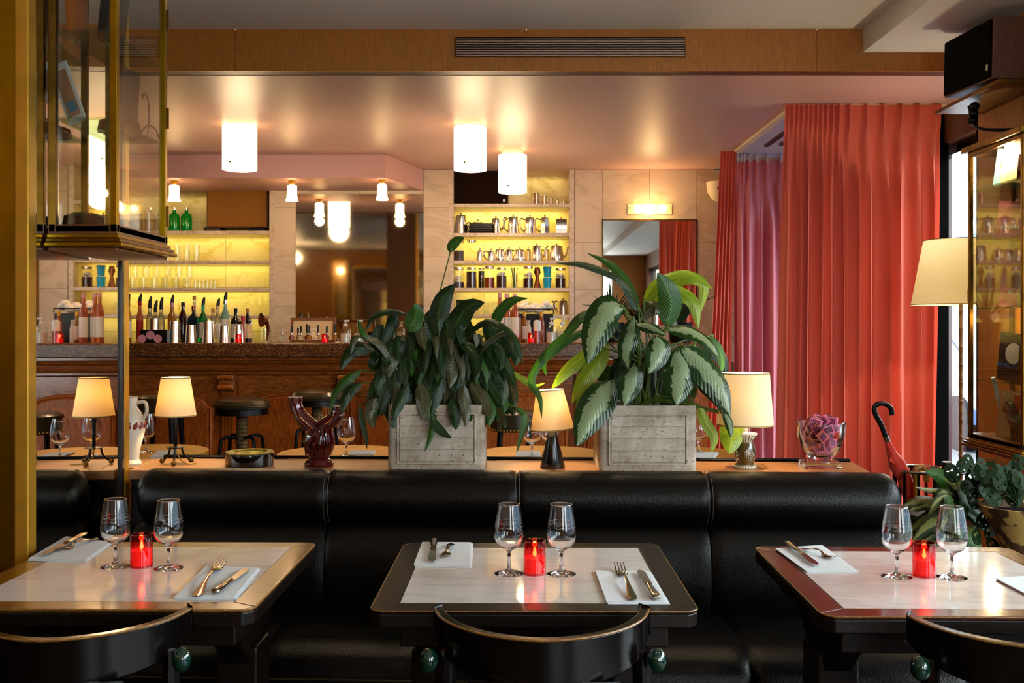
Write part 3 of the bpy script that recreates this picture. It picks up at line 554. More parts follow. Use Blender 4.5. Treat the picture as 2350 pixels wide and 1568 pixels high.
def pot(lab, px, h, w, zb, d, handle=-1, spout=0, knob=True, mt='silver', seg=18, taper=.8, sq=False, belly=0):
    t = thing('coffee_pot', lab, 'pot', (X(px, d), d, zb)); s = d/F; H = h*s*1.05; R = w/2*s*1.14; hb = H*(.86 if knob else 1)
    G().lathe([(1e-5, 0), (R, 0), (R*(1+belly), hb*.3), (R*taper, hb*.93), (R*taper*1.04, hb*.95), (R*taper*.8, hb), (1e-5, hb)], seg=4 if sq else seg, rot=PI/4 if sq else 0).obj('body', mt, t, ang=40)
    if knob: G().ball((0, 0, hb+.012), .009, 8).tube([(0, 0, hb-.003), (0, 0, hb+.008)], .004, 6).obj('knob', mt, t)
    if handle:
        q = [(handle*R*.85, 0, hb*.86), (handle*(R+.022), 0, hb*.95), (handle*(R+.034), 0, hb*.7), (handle*(R+.02), 0, hb*.3), (handle*R*.95, 0, hb*.16)]
        G().tube(crom(q, 12), .0062, 6).obj('handle', mt, t)
    if spout:
        q = [(spout*R*.9, 0, hb*.25), (spout*(R+.02), 0, hb*.45), (spout*(R+.03), 0, hb*.8), (spout*(R+.05), 0, hb*.97)]
        G().tube(crom(q, 10), [.013-.008*i/10 for i in range(11)], 8).obj('spout', mt, t)
    return t
def jar(lab, px, h, w, zb, d, fill, lev=.5, extra=None):
    t = thing('glass_jar', lab, 'jar', (X(px, d), d, zb)); s = d/F; H = h*s; R = w/2*s
    G().lathe([(1e-5, 0), (R, 0), (R, H*.82), (R*.85, H*.87), (R*.85, H*.9)], seg=18).obj('glass', 'vessel', t)
    G().lathe([(R*.92, H*.9), (R*.92, H), (1e-5, H)], seg=18).obj('lid', 'silver', t)
    if fill: G().lathe([(1e-5, .004), (R*.92, .004), (R*.92, H*lev), (1e-5, H*lev)], seg=16).obj('contents', fill, t)
    if extra:
        g = G()
        for i in range(7): g.ball((random.uniform(-.5, .5)*R, random.uniform(-.5, .5)*R, H*lev+random.uniform(0, .22)*H), R*.42, 8, .7)
        g.obj('filling', extra, t)
    return t

# ---- shelves right niche
d = D+.10
def spk(lab, px0, px1, py0, py1, d, zb, fab, name='loudspeaker', badge=False):
    x0, x1 = X(px0, d), X(px1, d); z1 = Z(py0, d); t = thing(name, lab, 'speaker', ((x0+x1)/2, d, zb))
    G().box(x0, x1, d, d+.2, zb, z1).obj('cabinet', 'oak_dark', t, world=True, bev=.004, smooth=False)
    G().box(x0+.008, x1-.008, d-.008, d, zb+.01, z1-.008).obj('grille_cloth', fab, t, world=True, bev=.002, smooth=False)
    if badge: G().box(x1-.045, x1-.025, d-.011, d-.007, zb+.02, zb+.045).obj('badge', 'paper', t, world=True, smooth=False)
    return t
spk('black square loudspeaker on the top right shelf', 1040, 1167, 388, 466, D+.06, shR[0], 'fabric_black', badge=True)
for i, (px, h, w) in enumerate(((1232, 28, 13), (1250, 22, 11), (1265, 17, 10), (1279, 12, 8), (1293, 9, 7))):
    s = d/F; t = thing('measuring_cup', ('tallest', 'second tallest', 'middle', 'second smallest', 'smallest')[i]+' of the five pewter measuring cups beside the black speaker', 'cup', (X(px, d), d, shR[0]), 0, 'pewter measuring cups')
    G().lathe(cup_prof(w/2*s, w/2*s*.95, h*s, .0015), seg=14).obj('body', 'silver', t)
    G().tube([(-w/2*s*.9, 0, h*s*.93), (-w*s*.95, 0, h*s*.93), (-w*s*.95, 0, h*s*.4), (-w/2*s*.9, 0, h*s*.4)], .002, 6).obj('handle', 'silver', t)
R2 = [(1058, 48, 26, -1, 0, 'tall silver pot at the left end of the coffee pot shelf'), (1138, 40, 20, 0, 1, 'silver pot with a spout right of the black tray stack'), (1178, 44, 24, -1, 0, 'dented silver coffee pot, second handle from the tray stack'), (1216, 42, 24, -1, 0, 'smooth silver coffee pot in the middle of the handled three'), (1250, 42, 22, -1, 0, 'faceted silver coffee pot, rightmost of the handled three')]
for px, h, w, hd, sp_, lab in R2: pot(lab, px, h, w, shR[1], d, hd, sp_, seg=8 if px == 1250 else 18)
pot('low round silver teapot behind the black tray stack', 1097, 34, 28, shR[1], d+.1, -1, 0, belly=.15)
pot('square silver canister at the right end of the coffee pot shelf', 1288, 38, 30, shR[1], d, 0, 0, sq=True, taper=1.0)
for i in range(5):
    x0 = X(1077-i % 2*2, d-.03); tag(G().box(x0, x0+.19, D+.02, D+.19, shR[1]+i*.017, shR[1]+i*.017+.013).obj('tray', 'black_plastic', bev=.002, smooth=False), ('lowest', 'second lowest', 'middle', 'second highest', 'topmost')[i]+' black tray of the stack among the coffee pots', 'tray', 'stacked black trays')
jar('lidded jar of brown sugar left of the milk jugs', 1053, 48, 26, shR[2], d, 'brown_liquid', .5)
jar('empty tall lidded glass jar second on the jug shelf', 1083, 48, 24, shR[2], d, None)
for px, h, w, hd, sp_, lab in ((1101, 28, 11, 0, 0, 'narrow steel beaker beside the empty tall jar'), (1127, 27, 14, -1, 0, 'small gold-toned milk jug with a looped handle'), (1147, 31, 22, 0, 0, 'plain upright silver canister on the jug shelf'), (1168, 30, 17, 0, 0, 'slender silver pot behind a curled handle'), (1193, 30, 25, -1, 0, 'squat wide silver milk pot in the middle of the jug shelf'), (1232, 40, 22, 0, 1, 'silver teapot with a tall finial, second from right'), (1277, 40, 28, 0, 1, 'round silver teapot with a long spout at the shelf end')):
    pot(lab, px, h, w, shR[2], d, hd, sp_, belly=.08 if w > 20 else 0)
pot('small silver pot with a raised spout behind the teapots', 1212, 34, 14, shR[2], d+.11, 0, 1)
pot('shadowed silver jug between the two teapots', 1254, 34, 16, shR[2], d+.12, -1, 0)
jar('jar of dark coffee with a pale paper scrap, leftmost of the lower jars', 1053, 48, 25, shR[3], d, 'brown_liquid', .3, 'cotton')
jar('jar full of dark beans second on the lower jar shelf', 1082, 48, 25, shR[3], d, 'brown_liquid', .8)
jar('dark narrow jar behind the amber jar', 1105, 48, 16, shR[3], d+.1, 'brown_liquid', .85)
jar('jar half full of amber spice', 1123, 50, 25, shR[3], d, 'amber_liquid', .5)
jar('jar of dark tea with a white label', 1151, 48, 25, shR[3], d, 'brown_liquid', .6, 'cotton')
jar('jar topped with white cotton right of the green stems', 1212, 50, 25, shR[3], d, 'brown_liquid', .45, 'cotton')
jar('jar of dark beans at the right end of the lower jar shelf', 1286, 46, 25, shR[3], d, 'brown_liquid', .5, 'cotton')
t = thing('glass_vase', 'clear glass of green stems between the jars', 'vase', (X(1181, d), d, shR[3])); G().lathe(cup_prof(.03, .035, .13, .002), seg=16).obj('glass', 'vessel', t)
for i in range(7): a = random.uniform(-.02, .02); G().tube([(a*.5, 0, .005), (a, 0, .1), (a*1.6, 0, .17)], .0025, 5).obj('stem', 'stem_green', t)
t = thing('tumbler_stack', 'bright blue glass tumblers stacked near the shelf end', 'glass', (X(1256, d), d, shR[3])); G().lathe(cup_prof(.03, .037, .085, .002), seg=16).obj('lower_tumbler', 'vessel_blue', t); G().lathe(cup_prof(.028, .036, .085, .002), (0, 0, .09), 16).obj('upper_tumbler', 'vessel_blue', t)
tag(G().lathe([(1e-5, 0), (.03, 0), (.012, .09), (.028, .13), (.02, .17), (1e-5, .175)], seg=12, sy=.5).obj('dried_pod', 'copper', loc=(X(1233, d), d, shR[3])), 'brown dried pod leaning beside the blue tumblers', 'ornament')
pot('silver coffee pot alone at the right of the lowest visible shelf', 1292, 36, 20, shR[4], d, -1, -1)
for i in range(5): bottle(ORD[i]+' small brown bottle from the left on the lowest right shelf', 1051+i*7, 688, D+.1+.02*(i % 2), 9, 'brown_bottle', 'black_plastic', .4, None, False, z0=shR[4])
for i in range(6): lath('tumbler', cup_prof(.028, .033, .1, .002), 'vessel', ORD[i]+' clear tumbler from the left on the lowest right shelf', 'glass', (X(1115+i*21, d), d, shR[4]), 16, 'tumblers on the lowest right shelf')
# ---- shelves left niche
spk('large brown cloth loudspeaker on the top left shelf', 474, 614, 430, 527, D+.05, shL[0]+.03, 'fabric_brown')
G2 = [t for t in [0]]
for a, b2 in ((474, 512), (574, 612)): tag(G().box(X(a, d), X(b2, d), D+.02, D+.2, shL[0], shL[0]+.03).obj('foam_pad', 'black_plastic', bev=.005), ('left' if a < 500 else 'right')+' black foam pad under the brown loudspeaker', 'pad')
for i, (px, mt) in enumerate(((400, 'green_glass_solid'), (428, 'green_glass_solid'), (372, 'clear_bottle'), (345, 'clear_bottle'), (315, 'clear_bottle'))):
    t = thing('siphon_bottle', ('deep green glass bottle left of the brown loudspeaker, farther one', 'green glass bottle nearest the brown loudspeaker', 'pale empty bottle nearest the green bottles', 'pale bottle in the middle behind the glass showcase', 'pale bottle farthest left behind the glass showcase')[i], 'bottle', (X(px, d), d, shL[0]))
    G().lathe([(1e-5, 0), (.041, 0), (.044, .01), (.044, .12), (.036, .145), (.015, .16), (.013, .18), (1e-5, .18)], seg=20).obj('body', mt, t); G().lathe([(.015, .178), (.016, .2), (1e-5, .2)], seg=12).obj('cap', 'silver', t)
def row(px0, n, st, zb, h, w, what, where, d=d, dz=0):
    p0 = None
    for i in range(n):
        lab = '%s %s from the left %s' % (ORD[i], what, where); loc = (X(px0+i*st, d), d, zb+dz)
        if p0 is None: p0 = lath('tumbler', cup_prof(w/2*d/F*.9, w/2*d/F, h*d/F, .0025), 'vessel', lab, 'glass', loc, 16, what+'s '+where)
        else:
            o = p0.copy(); C.objects.link(o); o.location = loc; o['label'] = lab
row(297, 8, 22, shL[1], 38, 19, 'tall tumbler', 'on the second left shelf')
row(303, 6, 25, shL[2], 25, 22, 'short tumbler', 'in the lower row of the third left shelf'); row(310, 6, 25, shL[2], 25, 20, 'short tumbler', 'in the upper row of the third left shelf', dz=26*d/F)
row(448, 6, 9, shL[2], 18, 9, 'ribbed shot glass', 'right of the short tumblers')
def coupe(px, zb, h, lab, d, w=26):
    s = d/F; R = w/2*s; H = h*s
    return tag(G().lathe([(R*.7, 0), (.005, .006), (.004, H*.6), (R*.5, H*.7), (R, H)], seg=18).obj('coupe_glass', 'vessel', loc=(X(px, d), d, zb)), lab, 'glass', 'stemmed glasses on the left shelves')
for i, px in enumerate((545, 568, 590, 608)): coupe(px, shL[2], 38 if i % 2 else 30, ORD[i]+' coupe glass from the left on the third left shelf', d+.04*(i % 2))
for i, px in enumerate((560, 578, 595, 610)): wine_glass(ORD[i]+' wine glass from the left on the lowest left shelf', (X(px, d), d, shL[3]), .17, .036, False, 'wine glasses on the lowest left shelf')
# ---- bottles and tools on the bar
BT = [(294, 675, 15, 'gold_bottle', 'black_plastic', 'paper', 1, 'whisky-gold bottle with dark pourer at the left end of the bar'), (321, 674, 15, 'rose_bottle', 'red_cap', 'red_cap', 1, 'pink-red labelled bottle with a tall dark pourer, second from left'), (344, 680, 16, 'clear_bottle', 'black_plastic', None, 1, 'clear bottle with a thin pale pourer behind the pink disc box'), (357, 689, 14, 'clear_bottle', 'black_plastic', None, 1, 'slim clear bottle behind the first shaker cup'), (370, 682, 16, 'clear_bottle', 'black_plastic', None, 1, 'clear spirit bottle with wrapped dark pourer left of the yellow one'), (395, 677, 20, 'gold_bottle', 'pink_cap', None, 1, 'yellow-green bottle with a pink neck and large dark pourer'), (420, 694, 19, 'brown_bottle', 'black_plastic', None, 0, 'dark brown bottle with a swing top left of the navy bottle'), (446, 679, 9, 'clear_bottle', 'cork', None, 0, 'slender pale corked bottle rising behind the navy bottle'), (466, 682, 20, 'green_bottle', 'green_bottle', 'paper', 1, 'green bottle with a white label right of the navy bottle'), (500, 685, 15, 'clear_bottle', 'paper_cream', 'paper', 1, 'clear bottle with a pale label left of the teal bottle'), (489, 708, 14, 'clear_bottle', 'cork', 'paper_cream', 0, 'small corked clear bottle between green and teal bottles'), (517, 670, 20, 'teal_bottle', 'silver', 'paper', 1, 'pale teal bottle with the tallest pourer'), (541, 708, 24, 'dark_bottle', 'black_plastic', 'paper', 0, 'squat black apothecary bottle with white label'), (569, 708, 19, 'dark_bottle', 'cork', 'paper_cream', 0, 'dark corked bottle at the right end of the row')]
for i, (px, top, w, mt, cap, lb, pr, lab) in enumerate(BT): bottle(lab, px, top, 6.92+.05*(i % 2), w, mt, cap, .28, lb, bool(pr))
t = bottle('navy square bottle with lettered front in the middle of the row', 444, 703, 6.88, 23, 'navy_bottle', 'copper', .25, None, False, sq=True)
def text(s, mt, parent, loc, size, rot=(PI/2, 0, 0), align='CENTER'):
    c = bpy.data.curves.new('lettering', 'FONT'); c.body = s; c.size = size; c.extrude = .0004; c.align_x = align; o = bpy.data.objects.new('lettering', c); C.objects.link(o); c.materials.append(M[mt]); bpy.context.view_layer.update()
    me = bpy.data.meshes.new_from_object(o); me.name = 'lettering'; bpy.data.objects.remove(o); o = bpy.data.objects.new('lettering', me); C.objects.link(o); o.parent = parent; o.location = loc; o.rotation_euler = rot; return o
a = math.cos(PI/4)*-.037
for k, s_ in enumerate(('HAIG', 'CLUB')):
    o = text(s_, 'text_white', t, (0, 0, 0), .017); v = Vector((0, -.0335*1.3*.7072, .115-.022*k)); v.rotate(Matrix.Rotation(-PI/4, 3, 'Z')); o.location = v; o.rotation_euler = (PI/2, 0, -PI/4)
bottle('red-capsuled slim bottle behind the right shaker cup', 558, 726, 6.85, 11, 'rose_bottle', 'red_cap', .8, None, False)
SH = [(355, 731, 25, 'clear shaker cup half hidden behind the black box'), (401, 737, 27, 'tall bright steel shaker right of the black box'), (438, 746, 27, 'coppery steel shaker second from the black box'), (478, 736, 28, 'tallest steel shaker in the middle of the bar'), (514, 748, 26, 'steel shaker left of the red bar candle'), (547, 746, 22, 'slim steel shaker behind the red bar candle')]
for i, (px, top, w, lab) in enumerate(SH):
    dd = 6.78 if i != 5 else 6.8; s = dd/F; H = Z(top, dd)-bz; r = w/2*s
    t = thing('cocktail_shaker', lab, 'shaker', (X(px, dd), dd, bz)); G().lathe([(1e-5, 0), (r, 0), (r*.96, .02), (r*.78, H), (r*.74, H), (r*.74, H-.004), (1e-5, H-.004)], seg=24).obj('cup', 'silver' if i != 2 else 'silver', t)
t = thing('candle_box', 'black box with three pink discs on its front, on the bar', 'box', (X(352, 6.66), 6.66, bz))
G().box(-.09, .09, 0, .1, 0, .09).obj('body', 'black_plastic', t, bev=.002, smooth=False)
for x_, z_ in ((-.055, .025), (0, .05), (.05, .025)): G().lathe([(.028, 0), (.028, .003), (1e-5, .003)], seg=20).rot(PI/2, 'X').move((x_-.02, 0, z_+.004)).obj('disc', 'pink_cap', t)
t = thing('candle_box', 'black box with a pink disc beside the pump bottles, behind leaves', 'box', (X(868, 6.68), 6.68, bz))
G().box(-.07, .07, 0, .1, 0, .075).obj('body', 'black_plastic', t, bev=.002, smooth=False); G().lathe([(.03, 0), (.03, .003), (1e-5, .003)], seg=20).rot(PI/2, 'X').move((-.02, 0, .045)).obj('disc', 'pink_cap', t)
for px, lab in ((547, 'small red candle glass in front of the slim shaker'), (745, 'small red candle glass in front of the framed picture'), (1219, 'small red candle glass among bottles at the right of the bar')): candle(lab, (X(px, 6.64), 6.64, bz), .95 if px > 1000 else .85)
t = thing('brass_horn', 'coppery horn-shaped strainer leaning in a cut crystal glass', 'strainer', (X(612, 6.8), 6.8, bz))
G().lathe([(.035, 0), (.04, .1), (.037, .1), (.032, .006), (1e-5, .006)], seg=12).obj('crystal_glass', 'vessel', t, ang=10)
G().tube(crom([(0, 0, .01), (.01, 0, .1), (-.005, -.01, .15), (-.03, -.03, .155)], 12), [.008, .008, .009, .01, .012, .014, .016, .02, .025, .032, .04, .046, .05], 16).obj('horn', 'copper', t)
t = thing('serving_tray', 'cut glass tray carrying the bitters bottles on the bar', 'tray', (X(710, 6.72), 6.72, bz)); G().prism(rrect(-.21, .21, -.045, .06, .02), 0, .022).obj('tray', 'vessel', t, bev=.003)
for i, (px, dx) in enumerate(((648, 0), (669, .0), (684, .02), (691, 0), (704, .02), (710, -.01), (730, 0), (750, .02), (769, 0))):
    if i in (0, 8): zb = bz
    zb = bz+.0225; dd = 6.735+dx; xx = X(px, dd) ; xx = min(max(xx, X(710, 6.72)-.185), X(710, 6.72)+.185)
    hh = (.02, .045, .035, .045, .06, .05, .055, .045, .06)[i]
    t = thing('bitters_bottle', ORD[i]+' dropper bitters bottle from the left on the glass tray', 'bottle', (xx, dd, zb), 0, 'dropper bottles on the glass tray')
    G().lathe([(1e-5, 0), (.016, 0), (.016, .022), (.008, .03), (.008, .036), (1e-5, .036)], seg=12).obj('body', ('clear_bottle', 'amber_liquid', 'gold_bottle')[i % 3], t); G().lathe([(.011, .034), (.011, .044), (1e-5, .044)], seg=12).obj('collar', 'silver', t)
    G().lathe([(.0065, .042), (.0065, .045+hh), (1e-5, .047+hh)], seg=8).obj('dropper', 'white_plastic' if i == 0 else 'black_plastic', t)
t = thing('picture_frame', 'wooden framed picture with pale circles propped on the bar', 'picture', (X(717, 6.95), 6.95, bz))
fw, fh = .158, .175
g = G().box(-fw, fw, 0, .012, 0, .02).box(-fw, fw, 0, .012, fh-.02, fh).box(-fw, -fw+.02, 0, .012, .02, fh-.02).box(fw-.02, fw, 0, .012, .02, fh-.02); g.rot(-.18, 'X').obj('frame', 'vitrine_wood', t, smooth=False)
G().box(-fw+.02, fw-.02, .004, .009, .02, fh-.02).rot(-.18, 'X').obj('print', 'paper_cream', t, smooth=False)
for r_, mt, y_ in ((.045, 'paper', 0), (.033, 'paper_cream', -.0008), (.018, 'cream', -.0016)): G().lathe([(r_, 0), (r_, .0008), (1e-5, .0008)], seg=24).rot(PI/2, 'X').move((.005, .0038+y_, .055)).rot(-.18, 'X').obj('printed_circle', mt, t)
def pump(px, d, lab, h=.16):
    t = thing('pump_bottle', lab, 'bottle', (X(px, d), d, bz)); r = .035*h/.16
    G().lathe([(1e-5, 0), (r, 0), (r, h*.5), (r*.85, h*.62), (r*.4, h*.7), (r*.4, h*.72)], seg=18).obj('body', 'vessel', t)
    G().lathe([(1e-5, .002), (r*.93, .002), (r*.93, h*.42), (1e-5, h*.42)], seg=16).obj('soap', 'white_plastic', t)
    G().lathe([(r*.45, h*.71), (r*.45, h*.82), (r*.15, h*.84), (r*.15, h*.93), (1e-5, h*.93)], seg=12).box(-r*.3, r*.75, -r*.2, r*.2, h*.92, h).obj('pump', 'white_plastic', t, bev=.001)
for px, lab in ((793, 'left clear pump soap bottle between the tray and the leaves'), (824, 'right clear pump soap bottle between the tray and the leaves'), (1266, 'left white-pump soap bottle at the right of the bar'), (1291, 'right white-pump soap bottle at the right of the bar')): pump(px, 6.72, lab, .155 if px < 1000 else .17)
for i, (px, w) in enumerate(((1147, 16), (1163, 18), (1182, 17))): bottle(('left', 'middle', 'right')[i]+' rosé wine bottle with a pink capsule on the bar', px, 673+i*1, 6.78+.06*(i == 1), w*1.15, 'rose_bottle', 'pink_cap', .42, 'paper', False, shoulder=.6)
for px, top, w, mt, cap, lb, lab in ((1204, 716, 14, 'gold_bottle', 'yellow_cap', 'paper', 'bottle with a yellow cap behind the candle'), (1243, 716, 14, 'rose_bottle', 'yellow_cap', None, 'bottle with a yellow cap right of the squeeze bottle'), (1193, 720, 10, 'gold_bottle', 'black_plastic', None, 'slim amber syrup bottle beside the rosé bottles'), (1213, 735, 13, 'paper', 'white_plastic', None, 'white narrow bottle right beside the red bar candle')): bottle(lab, px, top, 6.86, w, mt, cap, .5, lb, False)
t = thing('squeeze_bottle', 'translucent squeeze bottle of amber syrup with black tip', 'bottle', (X(1233, 6.7), 6.7, bz)); G().lathe([(1e-5, 0), (.026, 0), (.026, .08), (1e-5, .08)], seg=16).obj('syrup', 'amber_liquid', t); G().lathe([(.0262, .081), (.0262, .14), (.018, .152), (.008, .155), (1e-5, .155)], seg=16).obj('body', 'white_plastic', t); G().lathe([(.005, .155), (.003, .2), (1e-5, .2)], seg=8).obj('tip', 'black_plastic', t)
t = thing('coffee_machine', 'black espresso machine with white cloths on its rack behind the bottles', 'machine', (X(1228, 7.0), 7.05, bz))
G().box(-.13, .13, -.02, .14, 0, .2).obj('body', 'black_plastic', t, bev=.006, smooth=False); g = G()
for a, b2 in (((-.13, -.02, .235), (.13, -.02, .235)), ((-.13, .13, .235), (.13, .13, .235)), ((-.13, -.02, .2), (-.13, -.02, .33)), ((.13, -.02, .2), (.13, -.02, .235))): g.tube([a, b2], .004, 6)
g.obj('rail', 'black_metal', t); g = G()
for i in range(9): g.ball((-.1+i*.025, .05+random.uniform(-.04, .04), .23+random.uniform(0, .04)), .035, 10, .8)
g.obj('cloth', 'cotton', t)
# spiky plant at the bar end
def spiky(lab, px, d, z0, n, L, mt='leaf_dark', w=.012, seed=3, name='spiky_plant'):
    random.seed(seed); t = thing(name, lab, 'plant', (X(px, d), d, z0)); G().lathe([(1e-5, 0), (.07, 0), (.09, .14), (.083, .14), (.075, .11), (1e-5, .11)], seg=16).obj('pot', 'black_metal', t)
    for i in range(n):
        a = random.uniform(0, 2*PI); e = random.uniform(.15, 1.1); l = L*random.uniform(.6, 1); k = (math.cos(a)*math.sin(e), math.sin(a)*math.sin(e)*.6)
        leaf([(0, 0, .1), (k[0]*l*.4, k[1]*l*.4, .1+l*.5*math.cos(e*.6)), (k[0]*l, k[1]*l, .1+l*math.cos(e))], w, fold=.1, n=8, m=2).obj('leaf', mt, t)
spiky('dark spiky-leaved plant at the right end of the bar', 1405, 6.95, bz, 30, .36); spiky('second spiky plant behind the variegated leaves near the curtain', 1560, 6.9, bz, 30, .36, seed=8)

# ================================================================= ceiling and wall lights
def pendant(px, d, w, py0, py1, lab, watt):
    x = X(px, d); R = w/2*d/F; z1, z0 = Z(py0, d), Z(py1, d); z1 = min(z1, 2.545)
    t = thing('drum_light', lab, 'lamp', (x, d, z0)); H = z1-z0
    G().lathe([(1e-5, .006), (R*.93, .006), (R, .0), (R, H), (R-.006, H), (R-.006, H-.02), (1e-5, H-.02)], seg=36).obj('shade', 'opal_glass', t)
    G().lathe([(R*.75, H-.02), (R*.75, 2.549-z0), (1e-5, 2.549-z0)], seg=24).obj('ceiling_cup', 'cream', t)
    for a in (-PI/2-.3, -PI/2+2.1, -PI/2-2.2): G().ball((R*math.cos(a), R*math.sin(a), .035), .006, 8).obj('screw', 'brass_dark', t)
    point((x, d, z0-.05), watt*.6, (1, .70, .40), .09, 'pendant_glow')
pendant(550, 6.2, 78, 291, 390, 'frosted drum ceiling light at the left', 22)
pendant(1079, 6.2, 75, 293, 391, 'larger frosted drum ceiling light in the middle', 22)
pendant(1176, 7.1, 66, 357, 442, 'smaller frosted drum ceiling light before the right niche', 22)
for i, (px, d_) in enumerate(((400, 7.45), (670, 7.45), (877, 7.4), (140, 7.45))):
    z1 = 2.381; x = X(px, d_); t = thing('bell_light', ('small frosted bell light above the green bottles', 'small frosted bell light left of the old mirror', 'small frosted bell light near the bulkhead corner', 'small frosted bell light hidden by the showcase')[i], 'lamp', (x, d_, z1-.15), 0, 'bell lights under the bulkhead')
    G().lathe([(.03, .149), (.02, .13), (.02, .12)], seg=16).obj('socket', 'brass_bright', t); G().lathe([(.022, .12), (.037, .11), (.037, .03), (.048, .0), (.043, .0), (.03, .1), (1e-5, .1)], seg=24).obj('shade', 'opal_small', t)
    point((x, d_, z1-.19), 2, (1, .66, .3), .04, 'bell_glow')
t = thing('wall_light', 'textured glass wall light with three glowing bulbs above the mirror', 'lamp', (X(1490, D), D-.02, Z(480, D)))
G().prism([(a, b) for a, b in rrect(X(1428, D), X(1553, D), Z(498, D), Z(463, D), .01)], D-.075, D-.07, 'y').obj('glass_plate', 'vessel', t, world=True)
for px in (1462, 1491, 1521): G().ball((X(px, D), D-.04, Z(480, D)), .027, 12).obj('bulb', 'bulb_glow', t, world=True)
G().box(X(1440, D), X(1541, D), D-.02, D-.013, Z(492, D), Z(470, D)).obj('back_plate', 'cream', t, world=True, smooth=False)
for px in (1441, 1545): G().ball((X(px, D), D-.078, Z(480, D)), .005, 8).obj('screw', 'brass_dark', t, world=True)
point((X(1490, D), D-.16, Z(480, D)), 4, (1, .62, .28), .05)
t = thing('security_camera', 'white corner dome with dark lens and green light beside the curtain', 'camera', (X(1650, 7.85), 7.85, 2.4))
G().lathe([(1e-5, -.13), (.05, -.11), (.09, -.05), (.1, .03), (1e-5, .03)], seg=24).obj('dome', 'cream', t); G().ball((-.02, -.095, -.03), .014, 10).obj('lens', 'black_plastic', t); G().ball((.02, -.1, .0), .004, 8).obj('status_light', 'led_green', t)
# spots over the dining tables (behind and above the camera, seen in the mirror); unseen front row set for warm banquette highlights
for i, (x, y) in enumerate(((-1.6, 1.2), (-.3, 1.2), (1.0, 1.2), (-1.6, -.8), (-.3, -.8), (1.0, -.8), (-.7, 3.8), (.15, 3.8), (.8, 3.8))):
    t = thing('ceiling_spot', ORD[i]+' ceiling spotlight of the mirrored rows and unseen front row', 'lamp', (x, y, 2.6), 0, 'ceiling spotlights')
    G().lathe([(.035, 0), (.035, .15), (1e-5, .155)], seg=16).obj('housing', 'brass_dark', t); G().ball((0, 0, -.005), .03, 10).obj('bulb', 'spot_glow', t)
    spot((x, y, 2.58), (x*.9+.05, y+.75, 0) if y < 3 else (x, 2.85, .5), 15 if y < 3 else 24, ang=75 if y < 3 else 60)

# ================================================================= CURTAINS
def curtain(name, lab, pl, y, zt, zb, mt, slope=0, px_bot=None, d=None, amp=.035, axis='x', rows=40, low=None):
    """pl: pleat positions (metres along the rail)"""
    g = G(); cols = []; n = 10
    for i in range(len(pl)-1):
        for k in range(n): cols.append((i, k/n))
    cols.append((len(pl)-2, 1.0)); m = len(cols); sh = [random.uniform(-.25, .25) for _ in pl]; am = [random.uniform(.6, 1.35) for _ in pl]
    for r in range(rows+1):
        v = r/rows; v = v**1.25; z = zt+(zb-zt)*v; dt = (zt-z)
        for i, u in cols:
            w = pl[i+1]-pl[i]; x = pl[i]+w*u; a = min(amp, .45*w)*am[i]
            grow = min(1, max(0, (dt-.10)/.35)); head = 1-min(1, dt/.13)
            uu = u+sh[i]*grow*math.sin(PI*u)*.6
            wave = math.cos(2*PI*uu)
            off = -a*(.45+.9*grow)*(wave if wave < 0 else abs(wave)**(.7))
            if low:
                j = 0
                while j < len(low)-2 and x > low[j+1]: j += 1
                q = min(1, max(0, (x-low[j])/(low[j+1]-low[j]))); wl = low[j+1]-low[j]; c2 = math.cos(2*PI*(q+.07*math.sin(PI*q)*math.sin(dt*1.7+j*2)))
                g2 = min(1, max(0, (dt-.08)/.5)); g2 = g2*g2*(3-2*g2)
                off = off*(1-g2)*.8-min(.075, .55*wl)*(.75+.25*math.sin(j*2.3+dt*.8))*c2*g2-a*.18*wave*g2
            if dt < .16: off = -min(.034, w*.95)*(max(0, 1-min(u, 1-u)*w/.017))*(1 if dt < .1 else 1-(dt-.1)/.12)-.004*head
            off += .012*math.sin(3.1*x*9+dt*1.3)*grow
            fl = px_bot(x, v) if px_bot else x
            if axis == 'x': g.v.append((fl, y+off+slope*(x-pl[0]), z))
            else: g.v.append((y-off, fl, z))
    for r in range(rows):
        for c in range(m-1): a = r*m+c; g.f.append((a, a+1, a+m+1, a+m))
    o = g.obj(name, mt, ang=75); return tag(o, lab, 'curtain')
dc = 5.62
random.seed(11)
pl = [X(p, dc) for p in (1799, 1808, 1818, 1829, 1840, 1851, 1862, 1873, 1884, 1895, 1908, 1922, 1946, 1985, 2024, 2064, 2104, 2146, 2156)]
curtain('curtain', 'large coral floor-length curtain with pinch pleats beside the window', pl, dc, 2.54, .02, 'curtain_coral', low=[X(p, dc) for p in (1790, 1812, 1836, 1852, 1884, 1906, 1930, 1968, 1990, 2036, 2062, 2106, 2138, 2160)], px_bot=lambda x, v: x-.05*v*(1-min(1, (x-1.53)/.3)) - .03*v*max(0, (x-2.3)/.1))
pl = [X(p, 7.1) for p in (1652, 1659, 1666, 1673, 1680, 1688)]
curtain('curtain', 'narrow coral curtain gathered beside the stone wall', pl, 7.1, 2.54, .02, 'curtain_coral', px_bot=lambda x, v: 1.48+(x-1.48)*(1+.55*v)-.12*v, amp=.05)
pl = [X(p, 7.3) for p in (1684, 1691, 1698, 1705, 1718, 1735, 1758, 1790, 1822, 1855, 1890, 1925)]
curtain('curtain', 'pink vestibule curtain hanging from white hooks', pl, 7.3, Z(368, 7.3), .02, 'curtain_pink', amp=.06, low=[X(p, 7.3) for p in (1680, 1700, 1716, 1745, 1772, 1800, 1840, 1880, 1926)])
t = thing('curtain_rail', 'white rail with hooks holding the pink vestibule curtain', 'rail', (X(1740, 7.3), 7.3, 2.53))
